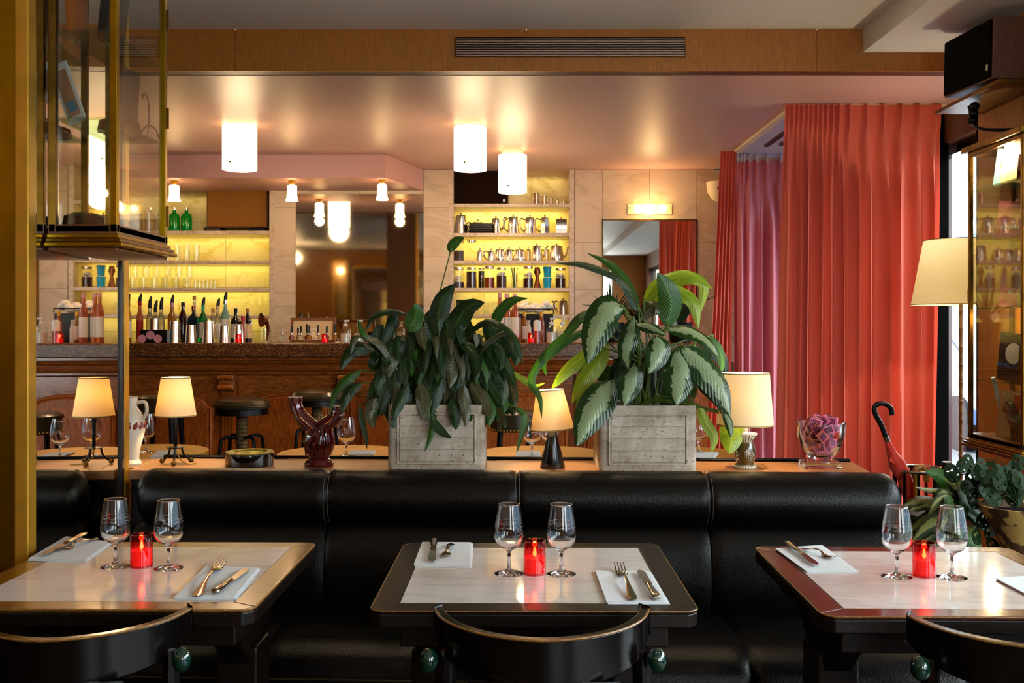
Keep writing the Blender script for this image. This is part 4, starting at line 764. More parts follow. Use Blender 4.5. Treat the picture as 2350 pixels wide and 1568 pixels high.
G().box(X(1682, 7.3), X(1930, 7.3), 7.27, 7.30, Z(363, 7.3), Z(352, 7.3)).obj('rail', 'vest_white', t, world=True, smooth=False)
for p in pl: G().box(p-.006, p+.006, 7.25, 7.27, Z(374, 7.3), Z(356, 7.3)).obj('hook', 'vest_white', t, world=True, smooth=False)

# ================================================================= DINING FRONT: banquette, ledge
SL = -.045
def yb(x, d0): return d0+SL*x
def sweep(prof, x0, x1, n, r0, r1, mt, name, par, inset=.006):
    """closed (y,z) section swept along x; ends rounded by r0/r1"""
    g = G(); k = len(prof); cy = sum(p[0] for p in prof)/k; cz = sum(p[1] for p in prof)/k
    for i in range(n+1):
        u = i/n; x = x0+(x1-x0)*u; s = 1
        for dd, r in ((x-x0, r0), (x1-x, r1)):
            if r > 0 and dd < r: s = min(s, math.sqrt(max(0, 1-(1-dd/r)**2))*(1-.25)+.25 if r > .02 else 1-.1*(1-dd/r)**2)
        for y, z in prof: g.v.append((x, yb(x, cy+(y-cy)*s), cz+(z-cz)*s))
    for i in range(n):
        for j in range(k): g.f.append((i*k+j, i*k+(j+1) % k, (i+1)*k+(j+1) % k, (i+1)*k+j))
    g.f += [tuple(range(k))[::-1], tuple(n*k+j for j in range(k))]
    return g.obj(name, mt, par, world=True, ang=50)
ban = thing('banquette', 'long black leather banquette with rolled top behind the dining tables', 'sofa', (0, 2.9, 0))
roll = [(2.985+.085*math.cos(a)*(1.0 if math.cos(a) < 0 else .5), .778+.082*math.sin(a)) for a in [2*PI*i/20 for i in range(20)]]
pad = [(3.0, .70), (2.95, .712), (2.915, .69), (2.888, .63), (2.878, .56), (2.884, .49), (2.91, .43), (3.0, .42)]
seat = [(2.95, .455), (2.80, .468), (2.62, .466), (2.53, .452), (2.497, .42), (2.497, .36), (2.52, .335), (2.95, .335)]
bx = [X(312, 3.0), X(745, 2.92), X(1187, 2.92), X(1625, 2.92), 1.135]
for i in range(4):
    e0, e1 = (.05 if i == 0 else .012), (.055 if i == 3 else .012)
    sweep(roll, bx[i], bx[i+1], 40, e0, e1, 'leather_black', 'top_roll', ban)
    sweep(pad, bx[i]+.002, bx[i+1]-.002, 30, .012, .012, 'leather_black', 'back_cushion', ban)
    so = .0 if i else 0
for a, b2 in ((-1.13, -.64), (-.64, .0), (.0, .60), (.60, 1.13)):
    sc_ = sweep(seat, a, b2, 30, .014, .014, 'leather_black', 'seat_cushion', ban)
    G().tube([(a+(b2-a)*i/10, yb(a+(b2-a)*i/10, 2.493), .398) for i in range(11)], .0032, 6).move((0, -2.9, 0)).obj('piping', 'leather_olive', sc_)
for xs_ in bx[1:4]:
    for o_ in (-.006, .006):
        G().tube([(xs_+o_, yb(xs_, 2.985+.087*math.cos(a)), .778+.084*math.sin(a)) for a in [PI*.55+i*PI*.1 for i in range(10)]], .0012, 4).obj('seam', 'leather_stitch', ban, world=True)
G().prism([(-1.13, yb(-1.13, 2.52)), (1.13, yb(1.13, 2.52)), (1.13, yb(1.13, 3.02)), (-1.13, yb(-1.13, 3.02))], 0, .335).obj('base', 'black_paint', ban, world=True, smooth=False)
lg = tag(G().prism([(-1.19, yb(-1.19, 3.035)), (1.09, yb(1.09, 3.035)), (1.12, yb(1.12, 3.315)), (-1.19, yb(-1.19, 3.315))], .815, .845).obj('ledge_shelf', 'ledge_wood', bev=.003, smooth=False), 'warm wooden ledge running along the top of the banquette', 'shelf')
G().prism([(-1.95, 3.20), (-1.19, 3.14), (-1.19, 3.365), (-1.95, 3.40)], .815, .845).obj('end_board', 'ledge_wood', lg, smooth=False, bev=.003)
G().prism([(-1.19, yb(-1.19, 3.055)), (1.08, yb(1.08, 3.055)), (1.1, yb(1.1, 3.30)), (-1.19, yb(-1.19, 3.30))], 0, .814).obj('support', 'black_paint', lg, smooth=False)
G().tube([(-1.18, yb(-1.18, 3.325), .85), (1.11, yb(1.11, 3.325), .85)], .006, 8).obj('back_rail', 'black_metal', lg)
lz = .8455

# ================================================================= DINING TABLES
def napkin(lab, q, z=.75, th=.0045):
    pts = [T(a, b, z) for a, b in q]; c = [sum(p[i] for p in pts)/4 for i in range(3)]
    t = thing('napkin', lab, 'napkin', tuple(c))
    for k in range(3):
        p2 = [((p[0]-c[0])*(1-.012*k)-.002*k, (p[1]-c[1])*(1-.012*k)+.002*k) for p in pts]
        if sum(p2[i][0]*p2[(i+1) % 4][1]-p2[(i+1) % 4][0]*p2[i][1] for i in range(4)) < 0: p2 = p2[::-1]
        G().prism(p2, k*th/3+.0002, (k+1)*th/3).obj('fold', 'napkin', t, bev=.0008, smooth=False)
def orient(t, p0, p1):
    a = Vector(p0); b2 = Vector(p1); t.location = a; t.rotation_euler = (0, 0, math.atan2(b2.y-a.y, b2.x-a.x)-PI/2); return (b2-a).length
def fork(lab, p0, p1, z=.755):
    t = thing('fork', lab, 'fork', (0, 0, 0)); L = orient(t, T(*p0, z), T(*p1, z)); k = L/.195
    st = [(0, .007, .003), (.012, .0105, .0035), (.03, .0085, .005), (.07, .0042, .011), (.105, .0034, .012), (.125, .005, .008), (.135, .0105, .004), (.15, .0125, .002), (.155, .0125, .0025)]
    g = G()
    for y, w, zz in st: g.v += [(-w, y*k, zz), (0, y*k, zz+.0022), (w, y*k, zz), (0, y*k, zz-.0016)]
    n = len(st)
    for i in range(n-1):
        for j in range(4): g.f.append((i*4+j, (i+1)*4+j, (i+1)*4+(j+1) % 4, i*4+(j+1) % 4))
    g.f += [(0, 1, 2, 3), tuple((n-1)*4+j for j in (3, 2, 1, 0))]
    g.obj('handle', 'cutlery', t, ang=60)
    for j in range(4): x = -.0102+j*.0068; G().tube([(x, .153*k, .003), (x, .17*k, .0045), (x*.95, .197*k, .010)], [.0017, .0017, .0008], 6).obj('tine', 'cutlery', t)
def knife(lab, p0, p1, z=.755):
    t = thing('knife', lab, 'knife', (0, 0, 0)); L = orient(t, T(*p0, z), T(*p1, z)); k = L/.21
    G().tube([(0, y*k, .007) for y in (0, .004, .02, .05, .085, .095)], [.004, .0088, .0095, .0075, .0062, .0075], 14, flat=.65).obj('handle', 'cutlery', t)
    G().prism([(-.0075, .095*k), (.0075, .095*k), (.0085, .12*k), (.0095, .185*k), (.006, .2*k), (-.002, .21*k), (-.0085, .195*k), (-.008, .12*k)], .005, .0066).obj('blade', 'cutlery', t, bev=.0004)
def table(lab, x0, x1, y0, y1, mt, rz):
    t = thing('dining_table', lab, 'table', ((x0+x1)/2, (y0+y1)/2, 0)); B = .052
    rr = [(a-t.location.x, b2-t.location.y) for a, b2 in rrect(x0, x1, y0, y1, .028)]
    hx, hy = (x1-x0)/2, (y1-y0)/2; ix, iy = hx-B, hy-B
    rails = [[(-hx+.02, -hy), (hx-.02, -hy), (hx, -hy+.02), (ix, -iy), (-ix, -iy), (-hx, -hy+.02)], [(hx-.02, hy), (-hx+.02, hy), (-hx, hy-.02), (-ix, iy), (ix, iy), (hx, hy-.02)]]
    rails += [[(-hx, -hy+.02), (-ix, -iy), (-ix, iy), (-hx, hy-.02)], [(hx, hy-.02), (ix, iy), (ix, -iy), (hx, -hy+.02)]]
    G().tube([(a*1.0005, b2*1.0005, .7482) for a, b2 in rr+rr[:1]], .0016, 6).obj('worn_edge', 'worn_wood', t)
    for p in rails:
        e_ = G().prism(p, .743, .75).obj('top_rail', mt, t, bev=.002, smooth=False); G().prism(p, .716, .7429).obj('edge', 'table_dark', e_, bev=.003, smooth=False)
    G().box(-ix+.001, ix-.001, -iy+.001, iy-.001, .725, .7502).obj('marble_slab', 'table_marble', t, smooth=False)
    G().box(-hx+.05, hx-.05, -hy+.06, hy-.06, .66, .718).obj('apron', 'table_dark', t, bev=.004, smooth=False)
    for sx in (-1, 1):
        G().prism([(-.16, .66), (-.05, .56), (-.035, .1), (.035, .1), (.05, .56), (.16, .66)], sx*(hx-.10)-.03, sx*(hx-.10)+.03, 'x').obj('bracket', 'table_dark', t, bev=.004, smooth=False)
        G().box(sx*(hx-.10)-.045, sx*(hx-.10)+.045, -.055, .055, .06, .6).obj('leg', 'table_dark', t, bev=.006, smooth=False)
        G().box(sx*(hx-.10)-.04, sx*(hx-.10)+.04, -.24, .24, 0, .06).obj('foot', 'table_dark', t, bev=.01, smooth=False)
    G().box(-hx+.14, hx-.14, -.02, .02, .12, .18).obj('stretcher', 'table_dark', t, smooth=False)
    t.rotation_euler = (0, 0, rz); return t
table('left dining table, dark worn rim with painted golden reflection around white marble', -1.12, -.492, 1.905, 2.495, 'table_goldlit', -.012)
table('middle dining table with scuffed black rim around white marble', -.270, .358, 1.893, 2.483, 'table_dark', -.006)
table('right dining table, reddish-brown rim around white marble', .588, 1.205, 1.853, 2.443, 'table_red', -.02)
sets = {'left': ((265, 1301), (387, 1305), (325, 1300)), 'middle': ((1168, 1317), (1288, 1318), (1227, 1317)), 'right': ((2058, 1324), (2184, 1326), (2121, 1322))}
for k, (a, b2, c) in sets.items():
    wine_glass('left wine glass on the %s dining table' % k, T(*a, .7503)); wine_glass('right wine glass on the %s dining table' % k, T(*b2, .7503)); candle('lit red glass candle on the %s dining table' % k, T(*c, .7503))
zt = .7503
napkin('white paper napkin at the back left of the left table', [(64, 1288), (198, 1291), (260, 1248), (153, 1235)], zt); napkin('bluish-white napkin at the front right of the left table', [(400, 1377), (542, 1378), (598, 1308), (475, 1303)], zt)
napkin('white napkin at the back left of the middle table', [(951, 1301), (1083, 1305), (1086, 1249), (971, 1248)], zt); napkin('white napkin at the front right of the middle table', [(1395, 1388), (1538, 1388), (1495, 1315), (1368, 1314)], zt)
napkin('white folded napkin at the back left of the right table', [(1852, 1315), (1971, 1314), (1891, 1255), (1781, 1263)], zt); napkin('white napkin at the right side of the right table, cut by the frame', [(2286, 1331), (2390, 1385), (2460, 1375), (2360, 1327)], zt)
fork('silver fork on the front napkin of the left table', (450, 1372), (511, 1290)); knife('silver knife on the front napkin of the left table', (493, 1366), (568, 1310))
knife('silver knife on the back napkin of the left table', (195, 1231), (96, 1280)); fork('silver fork on the back napkin of the left table', (222, 1239), (132, 1268))
fork('silver fork on the front napkin of the middle table', (1453, 1380), (1420, 1301)); knife('silver knife on the front napkin of the middle table', (1507, 1380), (1468, 1314))
knife('silver knife on the back napkin of the middle table', (997, 1243), (991, 1295)); fork('silver fork on the back napkin of the middle table', (1035, 1251), (1020, 1284))
knife('silver knife on the back napkin of the right table', (1805, 1250), (1876, 1303)); fork('silver fork on the back napkin of the right table', (1841, 1262), (1917, 1286))

# ================================================================= CHAIRS
def chair(lab, cx, cy, rz=0):
    t = thing('dining_chair', lab, 'chair', (cx, cy, 0), rz); hw = .197
    arcp = [(hw*math.sin(a), .17*(1-math.cos(a))/(1-math.cos(1.45)), ) for a in [-1.45+2.9*i/24 for i in range(25)]]
    g = G()
    for i, (x, y) in enumerate(arcp):
        u = abs(i/12-1); h = .085*(1-.45*u**3); zt_ = .765+.006*u; x *= 1/math.sin(1.45)
        nx, ny = x/.25, -1; 
        g.v += [(x, y, zt_), (x*.93, y+.02, zt_), (x*.93, y+.024, zt_-h), (x, y+.004, zt_-h)]
    for i in range(24):
        for j in range(4): g.f.append((i*4+j, i*4+(j+1) % 4, (i+1)*4+(j+1) % 4, (i+1)*4+j))
    g.f += [(0, 1, 2, 3), (99, 98, 97, 96)]
    e_ = g.obj('crest_rail', 'chair_wood', t, bev=.004, ang=50)
    G().tube([(v[0], v[1]+.001, v[2]-.0012) for v in g.v[0::4]], .0022, 6).obj('worn_edge', 'worn_wood', e_)
    G().prism([(-.11, .45), (.11, .45), (.13, .69), (-.13, .69)], .004, .02, 'y').obj('back_panel', 'chair_wood', t, bev=.003, smooth=False)
    for s in (-1, 1):
        G().tube(crom([(s*.175, .12, .71), (s*.18, .1, .5), (s*.175, .03, .25), (s*.18, -.03, 0)], 12), .016, 10).obj('rear_leg', 'chair_wood', t)
        G().ball((s*.202, .095, .70), .017, 14, 1.3).obj('knob', 'green_ball', t, label='dark green glazed ball')
        G().tube([(s*.17, .44, .44), (s*.19, .47, 0)], [.018, .013], 10).obj('front_leg', 'chair_wood', t)
    G().prism(rrect(-.2, .2, .08, .49, .1), .435, .465).obj('seat', 'chair_wood', t, bev=.006)
    return t
chair('black bentwood chair with curved back at the middle table', .055, 1.665); chair('black bentwood chair with curved back at the left table', -.785, 1.665, .02); chair('black bentwood chair with curved back at the right table', .905, 1.62, -.02)

# ================================================================= ON THE LEDGE
def lpt(px, py): return T(px, py, lz)
def shade(t, r0, r1, z0, z1, mt='lamp_shade', seg=36, trim=True, lit=1.6, tilt=0, watt=2.0):
    o = G().lathe([(r0, z0), (r1, z1), (r1-.0015, z1), (r0-.0015, z0), (r0, z0)], seg=seg); o.f = [f for f in o.f if len(f) == 4]
    if tilt: o.rot(tilt, 'Y', (0, 0, z0))
    o = o.obj('shade', mt, t)
    if trim:
        for r_, z_ in ((r0, z0), (r1, z1)):
            g = G().lathe([(r_+.0006, z_-(.004 if z_ == z1 else 0)), (r_+.0006, z_+(.004 if z_ == z0 else 0))], seg=seg); g.f = [f for f in g.f if len(f) == 4]
            if tilt: g.rot(tilt, 'Y', (0, 0, z0))
            g.move((0, 0, 0)).obj('trim', 'shade_trim', o)
    l = t.location; point((l[0], l[1], l[2]+(z0+z1)/2+.01), watt*3.4, (1, .80, .48), .018, 'lamp_bulb')
    G().ball((0, 0, (z0+z1)/2), .016, 10).obj('bulb', 'bulb_glow', t)
def tripod(lab, px, py):
    l = lpt(px, py); t = thing('table_lamp', lab, 'lamp', l); s = l[1]/F
    zt_ = 199*s; z0 = 110*s
    G().lathe([(.027, 37*s), (.029, 39*s), (.004, 42*s), (.006, 44*s), (.006, 96*s), (.008, 96*s), (.008, 108*s), (1e-5, 108*s)], seg=16).obj('stem', 'black_metal', t)
    for a in (-PI/2+.2, PI/6+.2, 5*PI/6+.2):
        lg_ = G().tube(crom([(.02*math.cos(a), .02*math.sin(a), 38*s), (.028*math.cos(a), .028*math.sin(a), 20*s), (.05*math.cos(a), .05*math.sin(a), .008)], 8), .0035, 8).obj('leg', 'black_metal', t)
        G().ball((.052*math.cos(a), .052*math.sin(a), .0085), .0085, 12).obj('ball_foot', 'brass_dark', lg_)
    G().tube(crom([(.0, 0, 36*s), (.008, .01, .02), (.035, -.012, .004), (.07, -.01, .003)], 14), .0022, 6).obj('cord', 'gold_cord', t)
    shade(t, 46*s, 32*s, z0, zt_, watt=4.2)
tripod('small tripod lamp with cream shade at the left of the ledge', 403, 1065)
# jug
l = (X(301, 3.205), 3.205, lz); t = thing('ceramic_jug', 'crackled white ceramic jug with russet leaf motif beside the brass edge', 'jug', l)
G().lathe([(1e-5, 0), (.032, 0), (.033, .006), (.024, .018), (.028, .05), (.043, .11), (.043, .14), (.03, .17), (.019, .185), (.020, .215), (.024, .22), (.02, .22), (.015, .19), (1e-5, .18)], seg=28).obj('body', 'ceramic_cream', t)
G().tube(crom([(.018, 0, .2), (.045, 0, .2), (.05, 0, .17), (.036, 0, .145)], 12), .006, 10).obj('handle', 'ceramic_cream', t)
for i in range(4): a = -PI/2+.1+i*.45; leaf([(.043*math.cos(a), .043*math.sin(a), .115), (.0465*math.cos(a+.1), .0465*math.sin(a+.1), .128), (.0445*math.cos(a+.25), .0445*math.sin(a+.25), .14)], .016, face=(math.cos(a), math.sin(a), 0), n=5, m=2).obj('motif', 'leaf_motif', t)
# ashtray
l = lpt(572, 1068); t = thing('ashtray', 'large round glossy black ashtray on the ledge', 'ashtray', (l[0], 3.20, lz))
G().lathe([(1e-5, 0), (.076, 0), (.077, .003), (.077, .040), (.074, .044), (.056, .044), (.048, .03), (.03, .016), (1e-5, .014)], seg=40).obj('bowl', 'dark_bottle', t)
G().lathe([(.0775, .041), (.0745, .0445), (.056, .0445), (.05, .036)], seg=40).obj('rim', 'ash_rim', t)
# red glazed vase
l = lpt(732, 1070); s = l[1]/F; t = thing('branched_vase', 'dark red glazed ceramic vase with two hollow branches', 'vase', l)
G().lathe([(1e-5, 0), (.045, 0), (.048, .008), (.04, .02), (.03, .026), (.045, .05), (.052, .085), (.045, .115), (.02, .135), (1e-5, .137)], seg=28, sy=.75).obj('body', 'glaze_red', t)
G().tube(crom([(.005, 0, .05), (-.012, 0, .11), (-.055, 0, .155), (-.072, 0, .19), (-.075, 0, .218)], 16), [.032, .032, .031, .030, .028, .026, .025, .024, .023, .022, .0215, .021, .021, .021, .022, .023, .024], 18).obj('tall_branch', 'glaze_red', t)
G().tube(crom([(-.02, 0, .09), (.015, 0, .125), (.045, 0, .15), (.06, 0, .172), (.064, 0, .19)], 14), [.03, .03, .029, .027, .025, .024, .023, .022, .021, .021, .021, .021, .022, .023, .023], 18).obj('short_branch', 'glaze_red', t)
for c, r_ in (((-.075, 0, .219), .023), ((.064, 0, .191), .022)): G().lathe([(r_, 0), (r_, .002), (r_-.004, .002), (r_-.004, -.03), (1e-5, -.03)], c, 20).obj('rim', 'glaze_rim', t)
for i in range(4): G().tube(crom([(-.035+i*.02, -.03, .03), (-.03+i*.022, -.043, .07), (-.005+i*.012, -.036, .11), (.0+i*.01, -.02, .14)], 10), [.002+.003*math.sin(PI*j/10) for j in range(11)], 8).obj('ridge', 'glaze_red', t)
# cone lamp
l = lpt(1268, 1074); s = l[1]/F; t = thing('table_lamp', 'small lamp with black conical base and cream shade between the planters', 'lamp', l)
G().lathe([(1e-5, 0), (28*s, 0), (29*s, 3*s), (9*s, 84*s), (7*s, 90*s), (7*s, 100*s), (1e-5, 100*s)], seg=28).obj('base', 'black_paint', t)
shade(t, 50*s, 31*s, 88*s, 180*s, tilt=-.07, watt=3)
# big ceramic lamp
l = lpt(1710, 1074); s = l[1]/F; t = thing('table_lamp', 'lamp with patterned brown and cream ceramic base at the right of the ledge', 'lamp', l)
G().lathe([(1e-5, 0), (24*s, 0), (25*s, 4*s), (19*s, 9*s)], seg=28).obj('foot', 'ceramic_cream', t); G().lathe([(19*s, 8*s), (22*s, 22*s), (24*s, 36*s), (22*s, 50*s), (17*s, 60*s)], seg=28).obj('body', 'ceramic_brown', t)
G().lathe([(17*s, 60*s), (27*s, 76*s), (27*s, 80*s), (8*s, 83*s), (7*s, 95*s), (1e-5, 95*s)], seg=28).obj('collar', 'ceramic_cream', t)
for i in range(22): a = 2*PI*i/22; G().tube([(18*s*math.cos(a), 18*s*math.sin(a), 61*s), (27.3*s*math.cos(a), 27.3*s*math.sin(a), 76*s)], .0014, 5).tube([(25*s*math.cos(a), 25*s*math.sin(a), 1*s), (20*s*math.cos(a), 20*s*math.sin(a), 10*s)], .0014, 5).obj('rib', 'ceramic_brown', t)
g = G()
for i in range(46): a = i*.42; r_ = .0008+.00035*i*.9; g.ball((10*s*0+.004+r_*math.cos(a), -24.5*s+abs(r_)*.15, 36*s+r_*math.sin(a)), .0016, 6)
g.obj('spiral_relief', 'ceramic_cream', t); g = G()
for i in range(3): G().ball((-.026, -.012, .03+i*.011), .005, 8).obj('knob', 'ceramic_cream', t)
G().tube(crom([(.02, -.01, .004), (.05, .0, .012), (.065, -.02, .003), (.058, -.035, .003)], 12), .0022, 6).obj('cord', 'gold_cord', t)
shade(t, 64*s, 55*s, 98*s, 218*s, 'shade_big', watt=4.2)
# glass bowl of matchboxes
l = lpt(1884, 1074); t = thing('glass_bowl', 'heavy glass bowl on a square glass foot, full of matchboxes', 'bowl', l, -.05); s = l[1]/F
G().box(-.058, .058, -.03, .055, 0, .021).obj('foot', 'clear_glass', t, bev=.002, smooth=False)
G().lathe([(1e-5, .0215), (.022, .0215), (.035, .03), (.058, .06), (.072, .1), (.076, .145), (.068, .145), (.064, .1), (.05, .066), (.03, .045), (1e-5, .04)], seg=36).obj('bowl', 'clear_glass', t)
random.seed(5); mm = {}
for c in ('matchbox_pink', 'matchbox_coral'):
    mm[c] = [G().box(-.019, .019, -.005, .005, -.014, .014).mesh('matchbox', c, False), G().box(-.0125, .0125, -.0054, -.005, -.0105, .0105).mesh('printed_square', 'print_dark', False), G().box(-.0185, .0185, -.0042, .0042, .0139, .0143).mesh('striker', 'striker', False), G().box(-.017, -.0143, -.0053, .0053, -.014, .0141).mesh('band', 'striker', False)]
for i in range(40):
    lay = i//8; a = i*2.4+lay; R_ = (.022, .036, .043, .043, .038)[lay]*random.uniform(.5, 1) ; zz = .062+lay*.021+random.uniform(-.003, .003); c = 'matchbox_coral' if (math.cos(a) < 0 and random.random() < .7) else 'matchbox_pink'
    o = bpy.data.objects.new('matchbox', mm[c][0]); C.objects.link(o); o.location = (l[0]+R_*math.cos(a), l[1]+R_*math.sin(a)*.95, l[2]+zz); o.rotation_euler = (random.uniform(-.5, .5), random.uniform(-.9, .9), random.uniform(-.7, .7))
    tag(o, 'small pink matchbox with dark striker heaped in the glass bowl', 'matchbox', 'matchboxes heaped in the glass bowl')
    for n_, me in (('printed_square', mm[c][1]), ('striker', mm[c][2]), ('band', mm[c][3])): p_ = bpy.data.objects.new(n_, me); C.objects.link(p_); p_.parent = o

# ================================================================= PLANTERS AND PLANTS
def planter(lab, px0, px1, py0, py1, d, ribs=True, ribdir='h'):
    x0, x1 = X(px0, d), X(px1, d); cx = (x0+x1)/2; hw = (x1-x0)/2; z1 = Z(py0, d)
    t = thing('stone_planter', lab, 'planter', (cx, d, lz)); H = z1-lz
    g = G(); pr = [(-a, b) for a, b in []]
    o = rrect(-hw, hw, 0, .23, .02); i_ = rrect(-hw+.022, hw-.022, .022, .208, .012); n = len(o)
    v = [(x*.985, y*.985+.002, 0) for x, y in o]+[(x, y, .012) for x, y in o]+[(x, y, H) for x, y in o]+[(x, y, H) for x, y in i_]+[(x, y, H-.03) for x, y in i_]
    f = [tuple(range(n))[::-1]]
    for k in range(4): f += [(k*n+j, k*n+(j+1) % n, (k+1)*n+(j+1) % n, (k+1)*n+j) for j in range(n)]
    f.append(tuple(4*n+j for j in range(n))); G().add(v, f).obj('body', 'planter_stone', t, ang=40)
    a, b2, c, e = -hw+.035, hw-.035, .025, H-.03
    G().box(a-.006, a, -.005, .001, c, e).box(b2, b2+.006, -.005, .001, c, e).box(a-.006, b2+.006, -.005, .001, c-.006, c).box(a-.006, b2+.006, -.005, .001, e, e+.006).obj('panel_frame', 'planter_stone', t, bev=.002, smooth=False)
    for k in range(4):
        h = (e-c)/4; G().box(a+.002, b2-.002, -.0035, .001, c+k*h+.003, c+(k+1)*h-.003).obj('slat', 'planter_stone', t, bev=.0025, smooth=False)
    G().prism(rrect(-hw+.022, hw-.022, .022, .208, .012), H-.032, H-.025).obj('soil', 'soil', t, smooth=False)
    return t
planter('left weathered stone planter holding the dark peace lily', 889, 1114, 930, 1076, 3.075); planter('right weathered stone planter holding the variegated plant', 1374, 1600, 932, 1080, 3.05)
def L3(pts, d0, d1):
    n = len(pts)-1; return [P(p[0], p[1], d0+(d1-d0)*i/n) for i, p in enumerate(pts)]
agl = thing('variegated_plant', 'large plant with silver-centred variegated leaves in the right planter', 'plant', (X(1487, 3.17), 3.17, 1.02))
AG = [([(1466, 716), (1425, 640), (1350, 607), (1276, 603)], 3.17, 3.05, 40, 'leaf_dark', (0, -.7, 1)), ([(1467, 708), (1440, 650), (1400, 605), (1348, 581)], 3.2, 3.25, 26, 'leaf_mid', (0, -.8, .6)), ([(1477, 694), (1510, 645), (1575, 624), (1637, 664)], 3.2, 3.15, 32, 'leaf_lime', (0, -.8, 1)),
 ([(1529, 751), (1541, 700), (1530, 660), (1509, 626)], 3.1, 3.08, 56, 'leaf_mid', (.1, -1, 0)), ([(1480, 700), (1540, 668), (1590, 690), (1603, 754)], 3.22, 3.18, 46, 'leaf_lime', (.2, -1, .6)), ([(1500, 715), (1560, 640), (1615, 650), (1607, 720)], 3.3, 3.28, 36, 'leaf_lime', (.2, -1, .6)),
 ([(1431, 706), (1395, 712), (1366, 765), (1349, 834)], 3.1, 3.0, 84, 'leaf_var', (-.15, -1, .25)), ([(1455, 730), (1446, 770), (1436, 810), (1442, 848)], 3.12, 3.05, 46, 'leaf_var', (-.1, -1, .2)), ([(1459, 742), (1480, 745), (1505, 755), (1530, 771)], 3.08, 3.0, 36, 'leaf_var', (0, -.8, .8)),
 ([(1504, 772), (1514, 795), (1505, 825), (1489, 857)], 3.05, 2.98, 62, 'leaf_var', (.2, -1, .3)), ([(1530, 756), (1580, 758), (1620, 780), (1648, 818)], 3.12, 3.08, 44, 'leaf_var', (.3, -.9, .8)), ([(1553, 803), (1562, 845), (1556, 890), (1552, 930)], 3.05, 2.97, 78, 'leaf_var', (0, -1, .2)),
 ([(1565, 798), (1610, 835), (1650, 890), (1676, 954)], 3.05, 3.0, 78, 'leaf_var', (.2, -1, .5)), ([(1410, 874), (1378, 915), (1348, 965), (1324, 1023)], 3.08, 2.96, 80, 'leaf_var', (-.1, -1, .2)), ([(1457, 836), (1450, 870), (1440, 900), (1433, 931)], 3.06, 3.0, 58, 'leaf_var', (0, -1, .2)),
 ([(1400, 790), (1345, 815), (1300, 850), (1266, 893)], 3.2, 3.15, 40, 'leaf_lime', (-.3, -1, .6)), ([(1338, 736), (1290, 775), (1250, 815), (1218, 872), (1238, 912), (1243, 960)], 3.15, 3.08, 22, 'leaf_mid', (-.3, -1, .6)), ([(1400, 745), (1326, 767), (1259, 815), (1247, 836), (1254, 863)], 3.2, 3.1, 20, 'leaf_mid', (-.3, -1, .5)),
 ([(1603, 930), (1622, 970), (1640, 1005), (1633, 1038)], 3.1, 3.06, 30, 'leaf_lime', (.3, -1, .2)), ([(1672, 953), (1680, 985), (1678, 1015), (1674, 1041)], 3.12, 3.06, 56, 'leaf_lime', (0, -1, .1)), ([(1630, 770), (1650, 800), (1657, 830), (1656, 858)], 3.2, 3.18, 22, 'leaf_mid', (.3, -1, .2)),
 ([(1395, 800), (1365, 840), (1335, 880), (1313, 925)], 3.16, 3.12, 44, 'leaf_lime', (-.2, -1, .3)), ([(1385, 810), (1350, 850), (1335, 910), (1330, 960)], 3.22, 3.2, 40, 'leaf_mid', (-.2, -1, .2)), ([(1600, 880), (1640, 900), (1660, 930), (1668, 965)], 3.14, 3.1, 40, 'leaf_dark', (.3, -1, .2)),
 ([(1660, 945), (1671, 965), (1676, 985), (1678, 1005)], 3.05, 3.02, 20, 'leaf_var', (0, -1, .1)), ([(1420, 700), (1370, 720), (1330, 730), (1290, 770)], 3.3, 3.25, 36, 'leaf_mid', (-.3, -1, .6)), ([(1470, 735), (1500, 700), (1530, 720), (1560, 760)], 3.2, 3.2, 40, 'leaf_dry_lit', (0, -1, .6)), ([(1600, 770), (1640, 800), (1660, 830), (1668, 870)], 3.25, 3.25, 40, 'leaf_dark', (.2, -1, .4))]
random.seed(4)
for i in range(16): a = random.uniform(1400, 1600); b2 = random.uniform(790, 880); AG.append(([(a, b2), (a+(a-1490)*.15, b2+35), (a+(a-1490)*.3, b2+90)], 3.2, 3.16, random.uniform(35, 60), random.choice(('leaf_dark', 'leaf_mid', 'leaf_dark')), (random.uniform(-.4, .4), -1, .2)))
for i, (pts, d0, d1, w, mt, fc) in enumerate(AG):
    q = L3(pts, d0, d1); leaf(q, w*d0/F, fc, wave=.08, m=8, n=16).obj('leaf', mt, agl, world=True)
    bs = Vector(P(1470+random.uniform(-25, 45), 935, 3.17)); e = Vector(q[0]); mid = (bs+e)/2+Vector(((e.x-bs.x)*-.25, .02, .03)); G().tube(crom([bs, mid, e, q[0] if False else e+(Vector(q[1])-e)*.15], 10), [.0045, .0045, .004, .004, .0038, .0035, .0032, .003, .0028, .0025, .002], 6).obj('stem', 'stem_green', agl, world=True)
pl_ = thing('peace_lily', 'dense dark-leaved peace lily drooping over the left planter', 'plant', (X(1000, 3.19), 3.19, 1.02))
